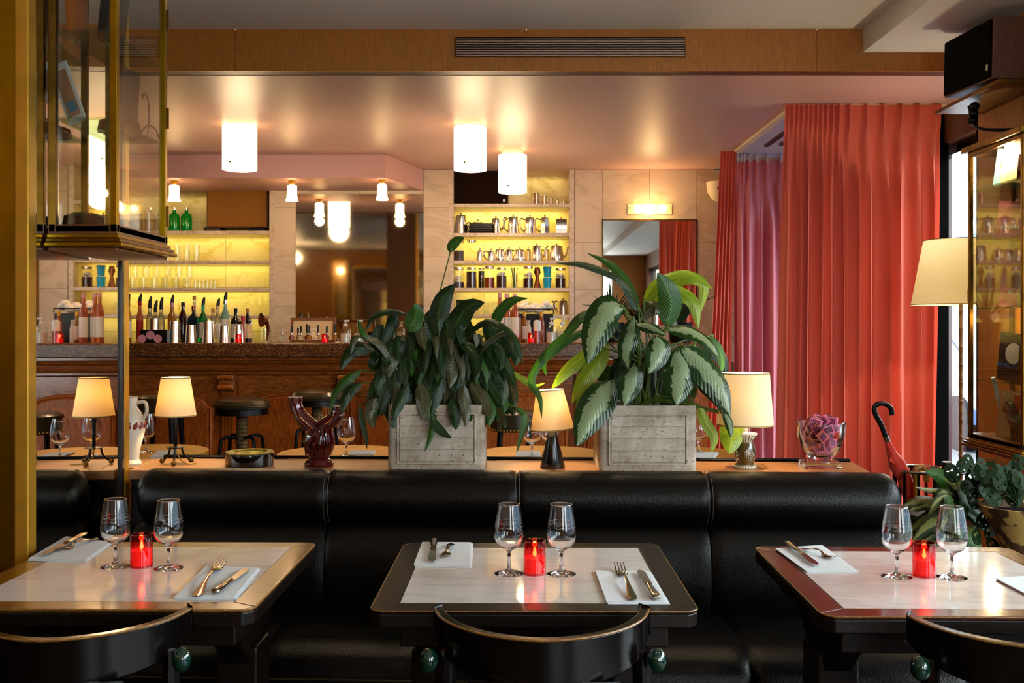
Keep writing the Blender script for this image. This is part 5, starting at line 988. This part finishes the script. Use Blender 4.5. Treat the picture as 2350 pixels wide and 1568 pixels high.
LY = [([(1033, 580), (1037, 565), (1050, 552), (1065, 546)], 3.15, 3.13, 24, 'leaf_mid', (0, -1, .2)), ([(1008, 770), (1006, 725), (1020, 680), (1044, 652)], 3.1, 3.1, 48, 'leaf_dark', (.1, -1, .1)), ([(1044, 776), (1048, 740), (1075, 705), (1111, 694)], 3.1, 3.08, 52, 'leaf_dark', (-.1, -1, .2)), ([(1129, 754), (1145, 715), (1175, 688), (1213, 684)], 3.12, 3.05, 32, 'leaf_mid', (0, -1, .6)),
 ([(938, 762), (948, 740), (956, 715), (951, 696)], 3.08, 3.06, 42, 'leaf_mid', (0, -1, .1)), ([(938, 722), (895, 712), (856, 727), (840, 760)], 3.12, 3.1, 22, 'leaf_dark', (0, -.7, 1)), ([(868, 792), (840, 775), (828, 755), (822, 734)], 3.1, 3.05, 15, 'leaf_mid', (0, -1, .4)), ([(1060, 775), (1119, 735), (1176, 765), (1200, 835)], 3.08, 3.0, 28, 'leaf_dark', (.1, -.7, 1)),
 ([(860, 805), (820, 798), (795, 820), (783, 850)], 3.12, 3.08, 34, 'leaf_dark', (-.2, -1, .5)), ([(830, 850), (800, 868), (768, 905), (755, 950)], 3.12, 3.08, 24, 'leaf_mid', (-.3, -1, .3)), ([(830, 880), (805, 895), (790, 920), (785, 948)], 3.08, 3.05, 28, 'leaf_dark', (-.2, -1, .3)), ([(990, 950), (992, 980), (985, 1010), (975, 1037)], 3.05, 3.02, 15, 'leaf_mid', (-.3, -1, .2)), ([(992, 955), (1000, 975), (1020, 995), (1036, 1006)], 3.05, 3.02, 22, 'leaf_dark', (.2, -1, .4)),
 ([(1185, 935), (1205, 955), (1200, 990), (1186, 1040)], 3.1, 3.08, 20, 'leaf_mid', (.3, -1, .2)), ([(825, 930), (830, 965), (838, 1000), (842, 1030)], 3.1, 3.05, 14, 'leaf_dark', (0, -1, .1)), ([(1170, 850), (1200, 870), (1225, 885), (1250, 880)], 3.15, 3.15, 16, 'leaf_lime', (0, -1, .6))]
random.seed(12)
for i in range(150):
    u = random.random(); tx = 850+335*((i*.618) % 1); ty = random.uniform(790, 1000)
    k = (tx-1010)/170; ty = min(ty, 1000-30*abs(k)**3+random.uniform(-20, 20)); L_ = random.uniform(70, 105); an = math.radians(random.uniform(-18, 18))+k*.35
    if ty < 860: L_ *= .85
    bx_, by_ = tx-L_*math.sin(an)*.9, ty-L_*math.cos(an); dd = 3.08+.10*random.random()-.05*(ty > 930)+.04*abs(k)
    LY.append(([(bx_, by_), ((bx_*.6+tx*.4)+random.uniform(-4, 4), by_+.28*L_), ((bx_*.3+tx*.7)+8*k, by_+.66*L_), (tx, ty)], dd+.02, dd-.02, random.uniform(22, 38), random.choice(('leaf_dark', 'leaf_dark', 'leaf_dark', 'leaf_dark', 'leaf_mid', 'leaf_dry_lit')), (random.uniform(-.6, .6), -1, random.uniform(0, .7))))
for i in range(14):
    a = random.uniform(-1, 1); bx_ = 1000+a*90; tx = 1000+a*190; ty = random.uniform(770, 850); LY.append(([(bx_, 850), (bx_+.4*(tx-bx_), 790), (tx, ty-10), (tx+a*14, ty+35)], 3.12, 3.0+.1*random.random(), random.uniform(20, 32), random.choice(('leaf_dry_lit', 'leaf_dark')), (0, -.6, 1)))
for i, (pts, d0, d1, w, mt, fc) in enumerate(LY):
    leaf(L3(pts, d0, d1), w*d0/F, fc, wave=.14, m=4, n=10, twist=random.uniform(-.4, .4)).obj('leaf', mt, pl_, world=True)
for k in range(46):
    pts = LY[k % len(LY)][0] if k < 16 else LY[random.randrange(16, len(LY))][0]
    bs = Vector(P(1000+random.uniform(-70, 70), 940, 3.19)); e = Vector(P(pts[0][0], pts[0][1], 3.14)); G().tube(crom([bs, (bs+e)/2+Vector((0, .02, .04)), e], 8), .0022, 5).obj('stem', 'stem_green', pl_, world=True)

# ================================================================= ROUND TABLES AND STOOLS BEHIND
RT = [(-1.60, 4.30, 'round bistro table reflected beside the tripod lamps'), (-.72, 4.26, 'round bistro table behind the red vase'), (.12, 4.24, 'round bistro table between the two planters'), (.74, 4.2, 'round bistro table behind the right planter')]
for i, (x, y, lab) in enumerate(RT):
    t = thing('round_table', lab, 'table', (x, y, 0), 0); G().lathe([(1e-5, .73), (.272, .73), (.272, .7500), (1e-5, .7500)], seg=48).obj('top', 'table_marble', t, smooth=True)
    G().lathe([(.272, .728), (.279, .73), (.279, .7503), (.272, .7503)], seg=48).obj('brass_rim', 'brass_bright', t); G().lathe([(.2, 0), (.19, .02), (.03, .05), (.03, .73)], seg=24).obj('pedestal', 'black_metal', t)
for px, py, lab in ((335, 1038, 'wine glass on the far round table right of the white jug'), (795, 1048, 'wine glass on the round table right of the red vase'), (745, 1043, 'wine glass half hidden by the red vase'), (1221, 1050, 'wine glass on the round table left of the cone lamp'), (1262, 1046, 'wine glass behind the cone lamp'), (1604, 1040, 'wine glass peeking out right of the right planter'), (268, 1040, 'wine glass hidden behind the brass edge')):
    p = T(px, py, .7505); wine_glass(lab, p, .165, .036, True)
for q, lab in (([(345, 1052), (398, 1048), (410, 1036), (365, 1036)], 'white napkin on the far left round table'), ([(800, 1045), (858, 1045), (862, 1036), (808, 1036)], 'white napkin on the round table behind the red vase'), ([(1180, 1052), (1240, 1052), (1240, 1038), (1190, 1038)], 'white napkin on the round table left of the cone lamp'), ([(1590, 1055), (1640, 1055), (1650, 1040), (1600, 1040)], 'white napkin on the round table right of the right planter')): napkin(lab, q, .7505)
def stool(lab, px, d, w, py, kind):
    s = d/F; z = Z(py, d); R = w/2*s; t = thing('bar_stool', lab, 'stool', (X(px, d), d, 0))
    if kind == 'screw':
        G().lathe([(1e-5, z+.012), (R*.5, z+.010), (R*.9, z-.008), (R, z-.03), (R*.99, z-.055), (R*.94, z-.06), (1e-5, z-.06)], seg=32).obj('seat', 'leather_olive', t)
        G().tube([(R*.985*math.cos(a), R*.985*math.sin(a), z-.042) for a in [2*PI*i/32 for i in range(33)]], .006, 6).obj('seat_piping', 'leather_olive', t)
        G().lathe([(R*.94, z-.06), (R*.96, z-.095), (1e-5, z-.095)], seg=28).obj('seat_ring', 'black_metal', t)
        g = G().lathe([(.03, .3)]+[(.03+.006*(i % 2), .3+i*.012) for i in range(1, int((z-.1-.3)/.012))]+[(.04, z-.095)], seg=14); g.obj('screw_post', 'bamboo', t)
        for a in (PI/4, 3*PI/4, 5*PI/4, 7*PI/4): G().tube(crom([(.03*math.cos(a), .03*math.sin(a), z-.24), (.12*math.cos(a), .12*math.sin(a), z-.235), (.15*math.cos(a), .15*math.sin(a), z-.32), (.2*math.cos(a), .2*math.sin(a), .01)], 14), .011, 8).obj('leg', 'black_metal', t)
    else:
        G().lathe([(1e-5, z+.008), (R*.8, z+.006), (R, z-.01), (R, z-.105), (R*.96, z-.11), (1e-5, z-.11)], seg=32).obj('seat', 'leather_olive', t)
        g = G()
        for i in range(44): a = 2*PI*i/44; g.ball((R*math.cos(a), R*math.sin(a), z-.1), .006, 6)
        o = g.obj('nail_trim', 'brass_bright', t); o['kind'] = 'stuff'
        for a in (PI/4, 3*PI/4, 5*PI/4, 7*PI/4): G().tube([(R*.8*math.cos(a), R*.8*math.sin(a), z-.108), (R*1.1*math.cos(a), R*1.1*math.sin(a), 0)], [.017, .012], 8).obj('leg', 'black_metal', t)
        G().tube([(R*.95*math.cos(a), R*.95*math.sin(a), .25) for a in [2*PI*i/24 for i in range(25)]], .008, 6).obj('foot_ring', 'black_metal', t)
stool('screw-post bar stool with round dark leather seat, nearest the fluted pilaster', 555, 6.1, 128, 915, 'screw'); stool('screw-post bar stool partly behind the red vase', 727, 6.2, 126, 896, 'screw')
stool('studded bar stool behind the cream tripod lamp', 372, 5.9, 112, 908, 'stud'); stool('studded bar stool between the two stone planters', 1180, 5.9, 112, 945, 'stud'); stool('screw-post bar stool hidden behind the left planter', 960, 6.2, 126, 900, 'screw'); stool('studded bar stool behind the right planter', 1490, 5.9, 112, 920, 'stud')

# ================================================================= SHOWCASES
def showcase(lab, x_in, x_out, y0, y1, z0, z1, shelves, side):
    """x_in: wall side, x_out: door side"""
    t = thing('showcase', lab, 'cabinet', (x_in, (y0+y1)/2, z0)); a, b2 = min(x_in, x_out), max(x_in, x_out); p = .018; B = 'brass_dark'
    def bx_(n, m_, *q, bev=.002): return G().box(*q).obj(n, m_, t, world=True, bev=bev, smooth=False)
    sg = 1 if x_out > x_in else -1
    for yy in (y0, y1-p):
        bx_('corner_post', 'brass' if sg > 0 else 'brass_dark', *( (x_out-p, x_out) if sg > 0 else (x_out, x_out+p)), yy, yy+p, z0, z1)
        bx_('corner_post', B, *((x_in, x_in+p) if sg > 0 else (x_in-p, x_in)), yy, yy+p, z0, z1)
    for zz in (z0, z1-p):
        bx_('rail', 'brass' if sg > 0 else 'brass_dark', *((x_out-p, x_out) if sg > 0 else (x_out, x_out+p)), y0+p, y1-p, zz, zz+p)
        for yy in (y0, y1-p): bx_('rail', B, a+p, b2-p, yy, yy+p, zz, zz+p)
    G().box(a, b2, y0, y1, z0-.004, z0+.02).obj('floor_panel', 'vitrine_wood', t, world=True, smooth=False)
    m_ = .022
    for k in range(3): bx_('moulding', ('brass', 'brass_dark', 'brass' if sg > 0 else 'brass_dark')[k], a-(0 if sg > 0 else m_*(k+1)/3), b2+(m_*(k+1)/3 if sg > 0 else 0), y0-m_*(k+1)/3, y1+m_*(k+1)/3, z0-.011*(k+1)-.004, z0-.011*k-.005)
    bx_('base_board', 'vitrine_wood', a, b2, y0, y1, z0-.047, z0-.038)
    bx_('top_board', B, a-(0 if sg > 0 else .02), b2+(.02 if sg > 0 else 0), y0-.02, y1+.02, z1, z1+.025)
    xo = x_out-sg*.009
    G().box(xo-.0015, xo+.0015, y0+p, y1-p, z0+p, z1-p).obj('door_glass', 'pane', t, world=True, smooth=False)
    for yy in (y0+.009, y1-.009): G().box(a+p, b2-p, yy-.0015, yy+.0015, z0+p, z1-p).obj('side_glass', 'pane', t, world=True, smooth=False)
    for z in shelves: G().prism([(a+.008, y0+.012), (b2-.02, y0+.012), (b2-.02, y1-.012), (a+.008, y1-.012)], z-.005, z).obj('glass_shelf', 'shelf_glass', t, world=True, smooth=False)
    for zz in (z0+.08, (z0+z1)/2, z1-.08): bx_('hinge', B, x_out-(.006 if sg > 0 else -.0), x_out+.004, (y1-.004), y1+.004, zz-.03, zz+.03)
    if sg > 0: G().box(a, a+.004, y0+.04, y0+.05, z0+.02, z1-.02).obj('shelf_track', 'silver', t, world=True, smooth=False)
    else: G().box(b2-.004, b2, (y0+y1)/2-.01, (y0+y1)/2+.01, z0+.02, z1-.02).obj('shelf_track', 'silver', t, world=True, smooth=False)
    return t
VL = (-1.17, -1.0, 2.52, 2.88); vz0 = Z(533, 2.52)
showcase('brass and glass showcase hanging on the mirrored pillar', -1.174, -1.0, 2.52, 2.89, vz0, 2.26, (1.824, 2.046), 1)
VR0 = Z(1030, 4.36)+.05
showcase('tall brass and glass showcase on the wooden pier at the right', 2.199, 2.0, 3.90, 4.37, VR0, 2.05, [Z(y_, 4.3) for y_ in (435, 557, 707, 871)], -1)
point((2.03, 4.12, 2.0), 7, (1, .72, .4), .02, 'showcase_fill'); point((2.03, 4.2, 1.33), 4, (1, .72, .4), .02, 'showcase_fill')  # added fill lights without fixtures, brighten the books inside
# contents left
def book(lab, c, size, mt, rx=0, ry=0, rz=0, cover=None, txt=None, tmt='text_white'):
    t = thing('book', lab, 'book', c); t.rotation_euler = (rx, ry, rz); w, h, th = size
    G().box(-th/2, th/2, -w/2, w/2, 0, h).obj('block', 'paper_cream', t, smooth=False)
    G().box(-th/2-.002, -th/2, -w/2-.002, w/2+.002, -.001, h+.001).obj('cover', mt, t, smooth=False); G().box(th/2, th/2+.002, -w/2-.002, w/2+.002, -.001, h+.001).obj('cover', mt, t, smooth=False)
    G().box(-th/2-.002, th/2+.002, -w/2-.003, -w/2, -.001, h+.001).obj('spine', mt, t, smooth=False)
    if cover: G().ball((0, 0, 0), 1, 12).obj('cover_picture', cover, t) if False else G().prism([(a_*w*.28, h*.58+b_*h*.22) for a_, b_ in arc(0, 0, 1, 0, 2*PI, 14)[:-1]], -th/2-.0035, -th/2-.002, 'x').obj('cover_picture', cover, t)
    if txt: text(txt, tmt, t, (-th/2-.003, 0, h*.28), w*.2, (PI/2, 0, -PI/2))
    return t
s1, s2 = 2.046, 1.824
book('orange-spined book standing at the top of the left showcase', (-1.13, 2.60, s1), (.10, .17, .012), 'book_orange', ry=-.08); book('black book with a pale emblem beside the orange spine', (-1.08, 2.68, s1), (.12, .18, .02), 'book_black', ry=.1); book('green-backed book on the middle shelf of the left showcase', (-1.055, 2.72, s2), (.12, .165, .012), 'leaf_motif' if False else 'book_black', ry=.05)
t = thing('framed_picture', 'small white-mounted picture leaning diagonally on the middle glass shelf', 'picture', (-1.095, 2.56, s2)); t.rotation_euler = (-.0, -.36, -.15)
G().box(-.05, .0, .0, .006, .0, .165).obj('mount', 'paper', t, bev=.001, smooth=False); G().box(-.042, -.008, -.0012, .0, .02, .145).obj('print', 'skin_print', t, smooth=False); G().box(-.035, -.012, -.0018, -.0012, .03, .06).obj('printed_figure', 'book_blue', t, smooth=False)
random.seed(9)
def lump(lab, c, r, mt='copper', name='cake_mould'):
    t = thing(name, lab, 'mould', c); n = 24; pr = [(1e-5, r*.25), (.3*r, r*.5), (.6*r, r*.66), (.9*r, r*.5), (r, .0)]
    g = G()
    for i, (rr_, z_) in enumerate(pr):
        for k in range(n*2): a = 2*PI*k/(n*2); f = 1+.06*(1 if k % 4 < 2 else -1)*(i > 1); g.v.append((rr_*f*math.cos(a), rr_*f*math.sin(a), z_))
    m_ = n*2
    for i in range(4):
        for k in range(m_): g.f.append((i*m_+k, i*m_+(k+1) % m_, (i+1)*m_+(k+1) % m_, (i+1)*m_+k))
    g.f.append(tuple(4*m_+k for k in range(m_))); g.f.append(tuple(range(m_))); g.obj('body', mt, t, ang=30); return t
lump('dark chocolate-brown fluted mould on the floor of the left showcase', (-1.112, 2.59, vz0+.0205), .052, 'choc_mold'); lump('fluted copper mould on the middle shelf near the glass door', (-1.08, 2.74, s2), .055); lump('fluted copper mould on the middle shelf at the pillar side', (-1.10, 2.82, s2), .045)
t = thing('wire_stand', 'curled wire plate stand at the far end of the left showcase', 'stand', (-1.04, 2.84, s2)); G().tube(crom([(0, 0, .003), (.005, 0, .07), (.0, 0, .12), (-.012, 0, .13), (-.014, 0, .115)], 14), .002, 6).tube(crom([(-.02, -.02, .003), (0, 0, .04), (.02, .01, .03), (.03, .01, .003)], 12), .002, 6).obj('wire', 'black_metal', t)
# contents right (books lean with covers towards the room)
zr_ = [Z(y_, 4.3) for y_ in (435, 557, 707, 871)]
def rb(lab, y, z, w, h, mt, lean=.12, cov=None, txt=None, tmt='text_white', th=.014, x=2.08, yaw=.5): return book(lab, (x, y, z), (w, h, th), mt, rx=lean, rz=yaw, cover=cov, txt=txt, tmt=tmt)
rb('blue and flesh coloured book leaning on the top shelf of the right showcase', 4.20, zr_[0], .10, .155, 'sky_print', .15, 'skin_print'); rb('cream titled book in the middle of the top right-showcase shelf', 4.13, zr_[0], .11, .165, 'paper_cream', .15, None, 'BEST', 'book_black'); rb('cream paperback behind the titled book in the right showcase', 4.09, zr_[0], .11, .165, 'paper_cream', .15); rb('dark round-topped catalogue at the near end of the top shelf', 4.0, zr_[0], .1, .10, 'copper', .1)
rb('pink book with white title on the second shelf of the right showcase', 4.17, zr_[1], .11, .16, 'book_pink', .12, 'book_pink', 'ANTOINE', 'text_white'); rb('blue book at the near end of the second right-showcase shelf', 3.98, zr_[1], .09, .16, 'book_blue', .1)
rb('pink book with a dark-haired portrait on the third shelf', 4.13, zr_[2], .12, .19, 'book_pink', .1, 'skin_print', 'ELLE'); rb('cream and red book beside the portrait cover on the third shelf', 4.0, zr_[2], .1, .19, 'paper_cream', .1, 'book_red')
rb('black book with blue title and pale face on the fourth shelf', 4.14, zr_[3], .13, .20, 'book_black', .1, 'paper', 'VENEZUELA', 'text_blue'); rb('olive book beside the blue-titled one on the fourth shelf', 4.0, zr_[3], .1, .19, 'ceramic_brown', .1, 'book_red')
rb('cream illustrated book on the floor of the right showcase', 4.16, VR0+.002, .12, .21, 'paper_cream', .15, 'skin_print'); rb('red-orange book behind the black horse figure', 4.05, VR0+.002, .1, .20, 'book_red', .1, 'paper_cream')
t = thing('horse_figure', 'black horse figurine at the bottom of the right showcase', 'figurine', (2.05, 4.02, VR0+.001))
G().tube(crom([(0, -.05, .09), (0, 0, .095), (0, .04, .10), (0, .065, .15), (0, .095, .155), (0, .12, .135)], 18), [.022, .028, .03, .03, .03, .03, .03, .028, .026, .024, .022, .022, .022, .022, .02, .018, .016, .014, .012], 12).obj('body', 'bronze_horse', t)
for y_, x_ in ((-.045, -.012), (-.04, .012), (.03, -.012), (.035, .012)): G().tube([(x_, y_, .09), (x_, y_+.004, .045), (x_, y_, 0)], [.013, .009, .009], 8).obj('leg', 'bronze_horse', t)
G().tube([(0, -.06, .1), (0, -.085, .07), (0, -.08, .03)], [.008, .01, .004], 6).obj('tail', 'bronze_horse', t)
tag(G().tube([(2.12, 4.26, VR0+.012), (2.03, 4.2, VR0+.27)], .009, 10).obj('glass_rod', 'fluor_tube'), 'pale blue glass tube leaning in the bottom of the right showcase', 'tube')
tag(G().box(2.02, 2.1, 4.06, 4.16, 2.076, 2.092).obj('white_box', 'white_plastic', bev=.003), 'small flat white box on top of the right showcase', 'box')

# ================================================================= SPEAKER ON BRACKET
t = thing('wall_speaker', 'black wooden loudspeaker on a high metal bracket at the right', 'speaker', (2.16, 4.37, 2.33))
g = G().box(2.0, 2.30, 4.14, 4.60, 2.335, 2.59).rot(.05, 'X', (2.1, 4.37, 2.45)); g.rot(0, 'Y').obj('cabinet', 'oak_dark', t, world=True, bev=.004, smooth=False)
G().box(1.992, 2.0, 4.15, 4.59, 2.343, 2.582).rot(.05, 'X', (2.1, 4.37, 2.45)).obj('grille_cloth', 'black_post', t, world=True, smooth=False); G().box(1.99, 1.9925, 4.165, 4.18, 2.375, 2.40).rot(.05, 'X', (2.1, 4.37, 2.45)).obj('badge', 'paper', t, world=True, smooth=False)
t = thing('speaker_bracket', 'wrought metal shelf bracket carrying the black loudspeaker', 'bracket', (2.15, 4.4, 2.29)); G().box(1.98, 2.2, 4.05, 4.66, 2.285, 2.300).obj('plate', 'brass_dark', t, world=True, bev=.002)
G().tube(crom([(2.2, 4.15, 2.12), (2.1, 4.25, 2.13), (2.04, 4.38, 2.17), (2.03, 4.42, 2.27)], 16), .008, 8).obj('arm', 'black_metal', t, world=True)
for i in range(3): G().ball((2.035, 4.40-.01*i, 2.2+.03*i), .022, 8, .9).obj('ornament', 'black_metal', t, world=True)

# ================================================================= RIGHT CORNER: floor lamp, umbrella stand, plants
fl = thing('floor_lamp', 'floor lamp with bamboo pole and large cream shade before the window', 'lamp', (X(2205, 4.95), 4.95, 0)); s = 4.95/F
zz = [0, .03]; g = G(); zt_ = Z(560, 4.95); pr = [(.11, 0), (.11, .015), (.015, .03)]
G().lathe(pr+[(1e-5, .03)], seg=28).obj('base', 'black_metal', fl)
pr = []; z = .03
while z < zt_-.02: pr += [(.0095, z), (.0085, z+.04), (.010, z+.075), (.0125, z+.08), (.010, z+.085)]; z += .09
G().lathe(pr, seg=12).obj('pole', 'bamboo', fl)
shade(fl, 107*s, 80*s, Z(700, 4.95), Z(551, 4.95), 'shade_big', watt=10)
ud = 4.5; us = thing('umbrella_stand', 'openwork metal umbrella stand beside the coral curtain', 'umbrella stand', (X(2117, ud), ud, 0)); R_ = 62*ud/F; zt_ = Z(1078, ud)
for zz in (zt_, .04): G().tube([(R_*math.cos(a), R_*math.sin(a), zz) for a in [2*PI*i/32 for i in range(33)]], .008 if zz > .1 else .006, 8, flat=1.0).obj('ring', 'chrome' if zz > .1 else 'black_metal', us)
for i in range(12): a = 2*PI*i/12; G().tube([(R_*math.cos(a), R_*math.sin(a), .02), (R_*math.cos(a), R_*math.sin(a), zt_)], .006, 6).obj('bar', 'black_metal', us)
G().lathe([(R_, .01), (R_, .03), (1e-5, .03)], seg=24).obj('base', 'black_metal', us)
# umbrella: tip in the stand, handle up-left
def seg3(a, b2, f): return tuple(a[i]+(b2[i]-a[i])*f for i in range(3))
A = P(2095, 1160, ud); B_ = P(2033, 998, ud-.03); um = thing('umbrella', 'red folded umbrella with black hooked handle in the stand', 'umbrella', (X(2117, ud), ud, .05))
ft = P(2140, 1300, ud+.02)
G().tube([ft, seg3(ft, A, .5), A, P(2075, 1095, ud-.01), P(2058, 1065, ud-.02), P(2046, 1040, ud-.02), P(2036, 1012, ud-.03)], [.008, .026, .034, .032, .038, .022, .012], 10).obj('canopy', 'umbrella_red', um, world=True)
g = G(); g.add([P(2047, 1040, ud-.03), P(2041, 1058, ud-.05), P(2066, 1075, ud-.05), P(2070, 1050, ud-.03)], [(0, 1, 2, 3)]).obj('flap', 'umbrella_red', um, world=True)
G().tube([P(2037, 1014, ud-.03), P(2032, 1002, ud-.03)], .012, 10).obj('collar', 'chrome', um, world=True)
G().tube(crom([P(p, q, ud-.03) for p, q in ((2033, 1004), (2022, 975), (2010, 953), (2006, 937), (2014, 928), (2030, 927), (2044, 937), (2047, 953))], 28), .0115, 10).obj('handle', 'black_plastic', um, world=True)
t = thing('walking_stick', 'yellow bamboo-handled cane hooked in the umbrella stand', 'cane', (X(2110, ud), ud-.05, .05)); G().tube(crom([P(p, q, ud-.06) for p, q in ((2105, 1300), (2104, 1130), (2101, 1085), (2108, 1074), (2119, 1076), (2125, 1092), (2127, 1106))], 26), .013, 10).obj('stick', 'cane_yellow', t, world=True)
t = thing('folded_umbrella', 'black folded umbrella with pale-topped handle in the stand', 'umbrella', (X(2172, ud), ud, .05)); G().tube([P(2150, 1300, ud), P(2165, 1150, ud), P(2172, 1075, ud)], [.02, .03, .016], 10).obj('canopy', 'black_plastic', t, world=True); G().tube([P(2172, 1080, ud), P(2173, 1062, ud)], .022, 12).obj('handle', 'black_plastic', t, world=True); G().tube([P(2173, 1062, ud), P(2173, 1060, ud)], .021, 12).obj('cap', 'white_plastic', t, world=True)
tag(G().prism(rrect(-.1, .1, -.07, .07, .04), 0, .52).obj('umbrella_bag', 'black_plastic', bev=.02, loc=(X(2130, 4.1), 4.12, 0)), 'black bag standing behind the striped plant', 'bag')
# striped plant
sp_ = thing('striped_plant', 'leafy plant with yellowish striped leaves beside the umbrella stand', 'plant', (X(2185, 3.8), 3.8, 0)); G().lathe([(1e-5, 0), (.1, 0), (.13, .26), (.12, .26), (.11, .22), (1e-5, .22)], seg=24).obj('pot', 'black_metal', sp_)
ST = [([(2200, 1140), (2180, 1110), (2155, 1090), (2123, 1082)], 42, 'leaf_mid', (.2, -1, .3)), ([(2200, 1135), (2165, 1128), (2135, 1125), (2100, 1118)], 24, 'leaf_stripe', (0, -.8, 1)), ([(2170, 1160), (2135, 1148), (2105, 1150), (2070, 1163)], 34, 'leaf_stripe', (0, -.8, .8)), ([(2160, 1170), (2130, 1158), (2105, 1165), (2087, 1172)], 24, 'leaf_stripe', (0, -.8, .8)), ([(2200, 1190), (2165, 1190), (2130, 1205), (2095, 1240)], 40, 'leaf_stripe', (0, -1, .5)), ([(2180, 1200), (2150, 1215), (2120, 1235), (2095, 1262)], 40, 'leaf_stripe', (0, -1, .4)), ([(2225, 1150), (2205, 1125), (2185, 1110), (2168, 1100)], 34, 'leaf_stripe', (.2, -1, .3)), ([(2215, 1160), (2210, 1130), (2200, 1105), (2190, 1095)], 24, 'leaf_dry_lit', (.2, -1, .3)), ([(2215, 1215), (2235, 1225), (2240, 1245), (2236, 1265)], 34, 'leaf_stripe', (0, -1, .1)), ([(2190, 1150), (2170, 1140), (2150, 1150), (2135, 1170)], 20, 'leaf_stripe', (0, -1, .4))]
random.seed(21)
for i in range(22): a = random.uniform(2090, 2260); b2 = random.uniform(1140, 1260); k = -1 if a < 2180 else 1; ST.append(([(2190+random.uniform(-15, 25), 1230), ((a+2190)/2, b2-25), (a, b2), (a+k*22, b2+22)], random.uniform(18, 34), random.choice(('leaf_dark', 'leaf_stripe', 'leaf_mid')), (random.uniform(-.3, .3), -1, .5)))
for pts, w, mt, fc in ST:
    d0 = 3.75+random.uniform(-.06, .12); leaf(L3(pts, d0, d0-.05), w*d0/F, fc, wave=.06, m=6, n=12).obj('leaf', mt, sp_, world=True)
for i in range(14): e = P(random.uniform(2130, 2240), random.uniform(1150, 1230), 3.8); G().tube(crom([(X(2185, 3.8), 3.8, .22), (X(2185, 3.8)+.02, 3.8, .4), e], 8), .003, 5).obj('stem', 'stem_green', sp_, world=True)
# peeling conical pot with a holed-leaf vine
pd = 3.35; cp = thing('potted_vine', 'trailing vine with holed leaves in a peeling conical pot', 'plant', (X(2345, pd), pd, 0)); s = pd/F
zt_ = Z(1160, pd); G().lathe([(1e-5, 0), (.09, 0), (.075, .02), (.045, .08), (.03, .2), (30*s, zt_-130*s), (46*s, zt_-90*s), (68*s, zt_-45*s), (92*s, zt_-.01), (94*s, zt_), (86*s, zt_), (82*s, zt_-.03), (1e-5, zt_-.03)], seg=36).obj('pot', 'peeling_pot', cp)
G().lathe([(84*s, zt_-.028), (1e-5, zt_-.024)], seg=24).obj('soil', 'soil', cp)
random.seed(31)
def holed(c, r, fc, mt):
    """leaf with oval holes: outer outline minus ring of gaps"""
    g = G(); fcv = Vector(fc).normalized(); sd = fcv.cross(Vector((random.uniform(-.6, .6), 0, 1))).normalized(); upv = sd.cross(fcv).normalized(); c = Vector(c); n = 18
    def pt(a, k): rr_ = r*(1.15+.5*math.cos(a))*k; return c+upv*(rr_*math.cos(a))+sd*(rr_*math.sin(a)*.72)-fcv*abs(math.sin(a))*r*.15*k
    o = []
    for k in (.0, .42, .7, 1.0):
        for i in range(n): o.append(tuple(pt(2*PI*i/n, k)))
    g.v = o; f = []
    for L_ in range(3):
        for i in range(n):
            if L_ == 1 and i % 4 == 1: continue
            f.append((L_*n+i, L_*n+(i+1) % n, (L_+1)*n+(i+1) % n, (L_+1)*n+i))
    g.f = f; g.uv = [(.5+.3*math.sin(2*PI*i/n)*(q/3), .5) for q in range(4) for i in range(n)]; return g
VN = [(2207, 1075), (2190, 1095), (2225, 1070), (2235, 1110), (2240, 1085), (2262, 1095), (2285, 1110), (2300, 1095), (2315, 1120), (2335, 1090), (2340, 1070), (2285, 1130), (2270, 1140), (2320, 1140), (2340, 1125), (2250, 1125), (2295, 1150), (2220, 1125), (2260, 1070), (2330, 1150), (2348, 1105), (2240, 1160), (2255, 1200), (2270, 1230), (2245, 1240), (2290, 1225), (2285, 1260)]
VN += [(random.uniform(2240, 2350), random.uniform(1085, 1150)) for _ in range(22)]
for px, py in VN:
    dd = pd+random.uniform(-.05, .15); c = P(px, py, dd); holed(c, random.uniform(.018, .034), (random.uniform(-.5, .5), -1, random.uniform(0, .8)), random.choice(('leaf_dark', 'leaf_mid'))).obj('leaf', 'leaf_vine', cp, world=True)
    if random.random() < .6: G().tube(crom([P(2335, 1160, pd), P((px+2335)/2, min(py, 1150)-12, dd), c], 8), .0017, 5).obj('vine', 'leaf_vine', cp, world=True)
bpy.context.view_layer.update()
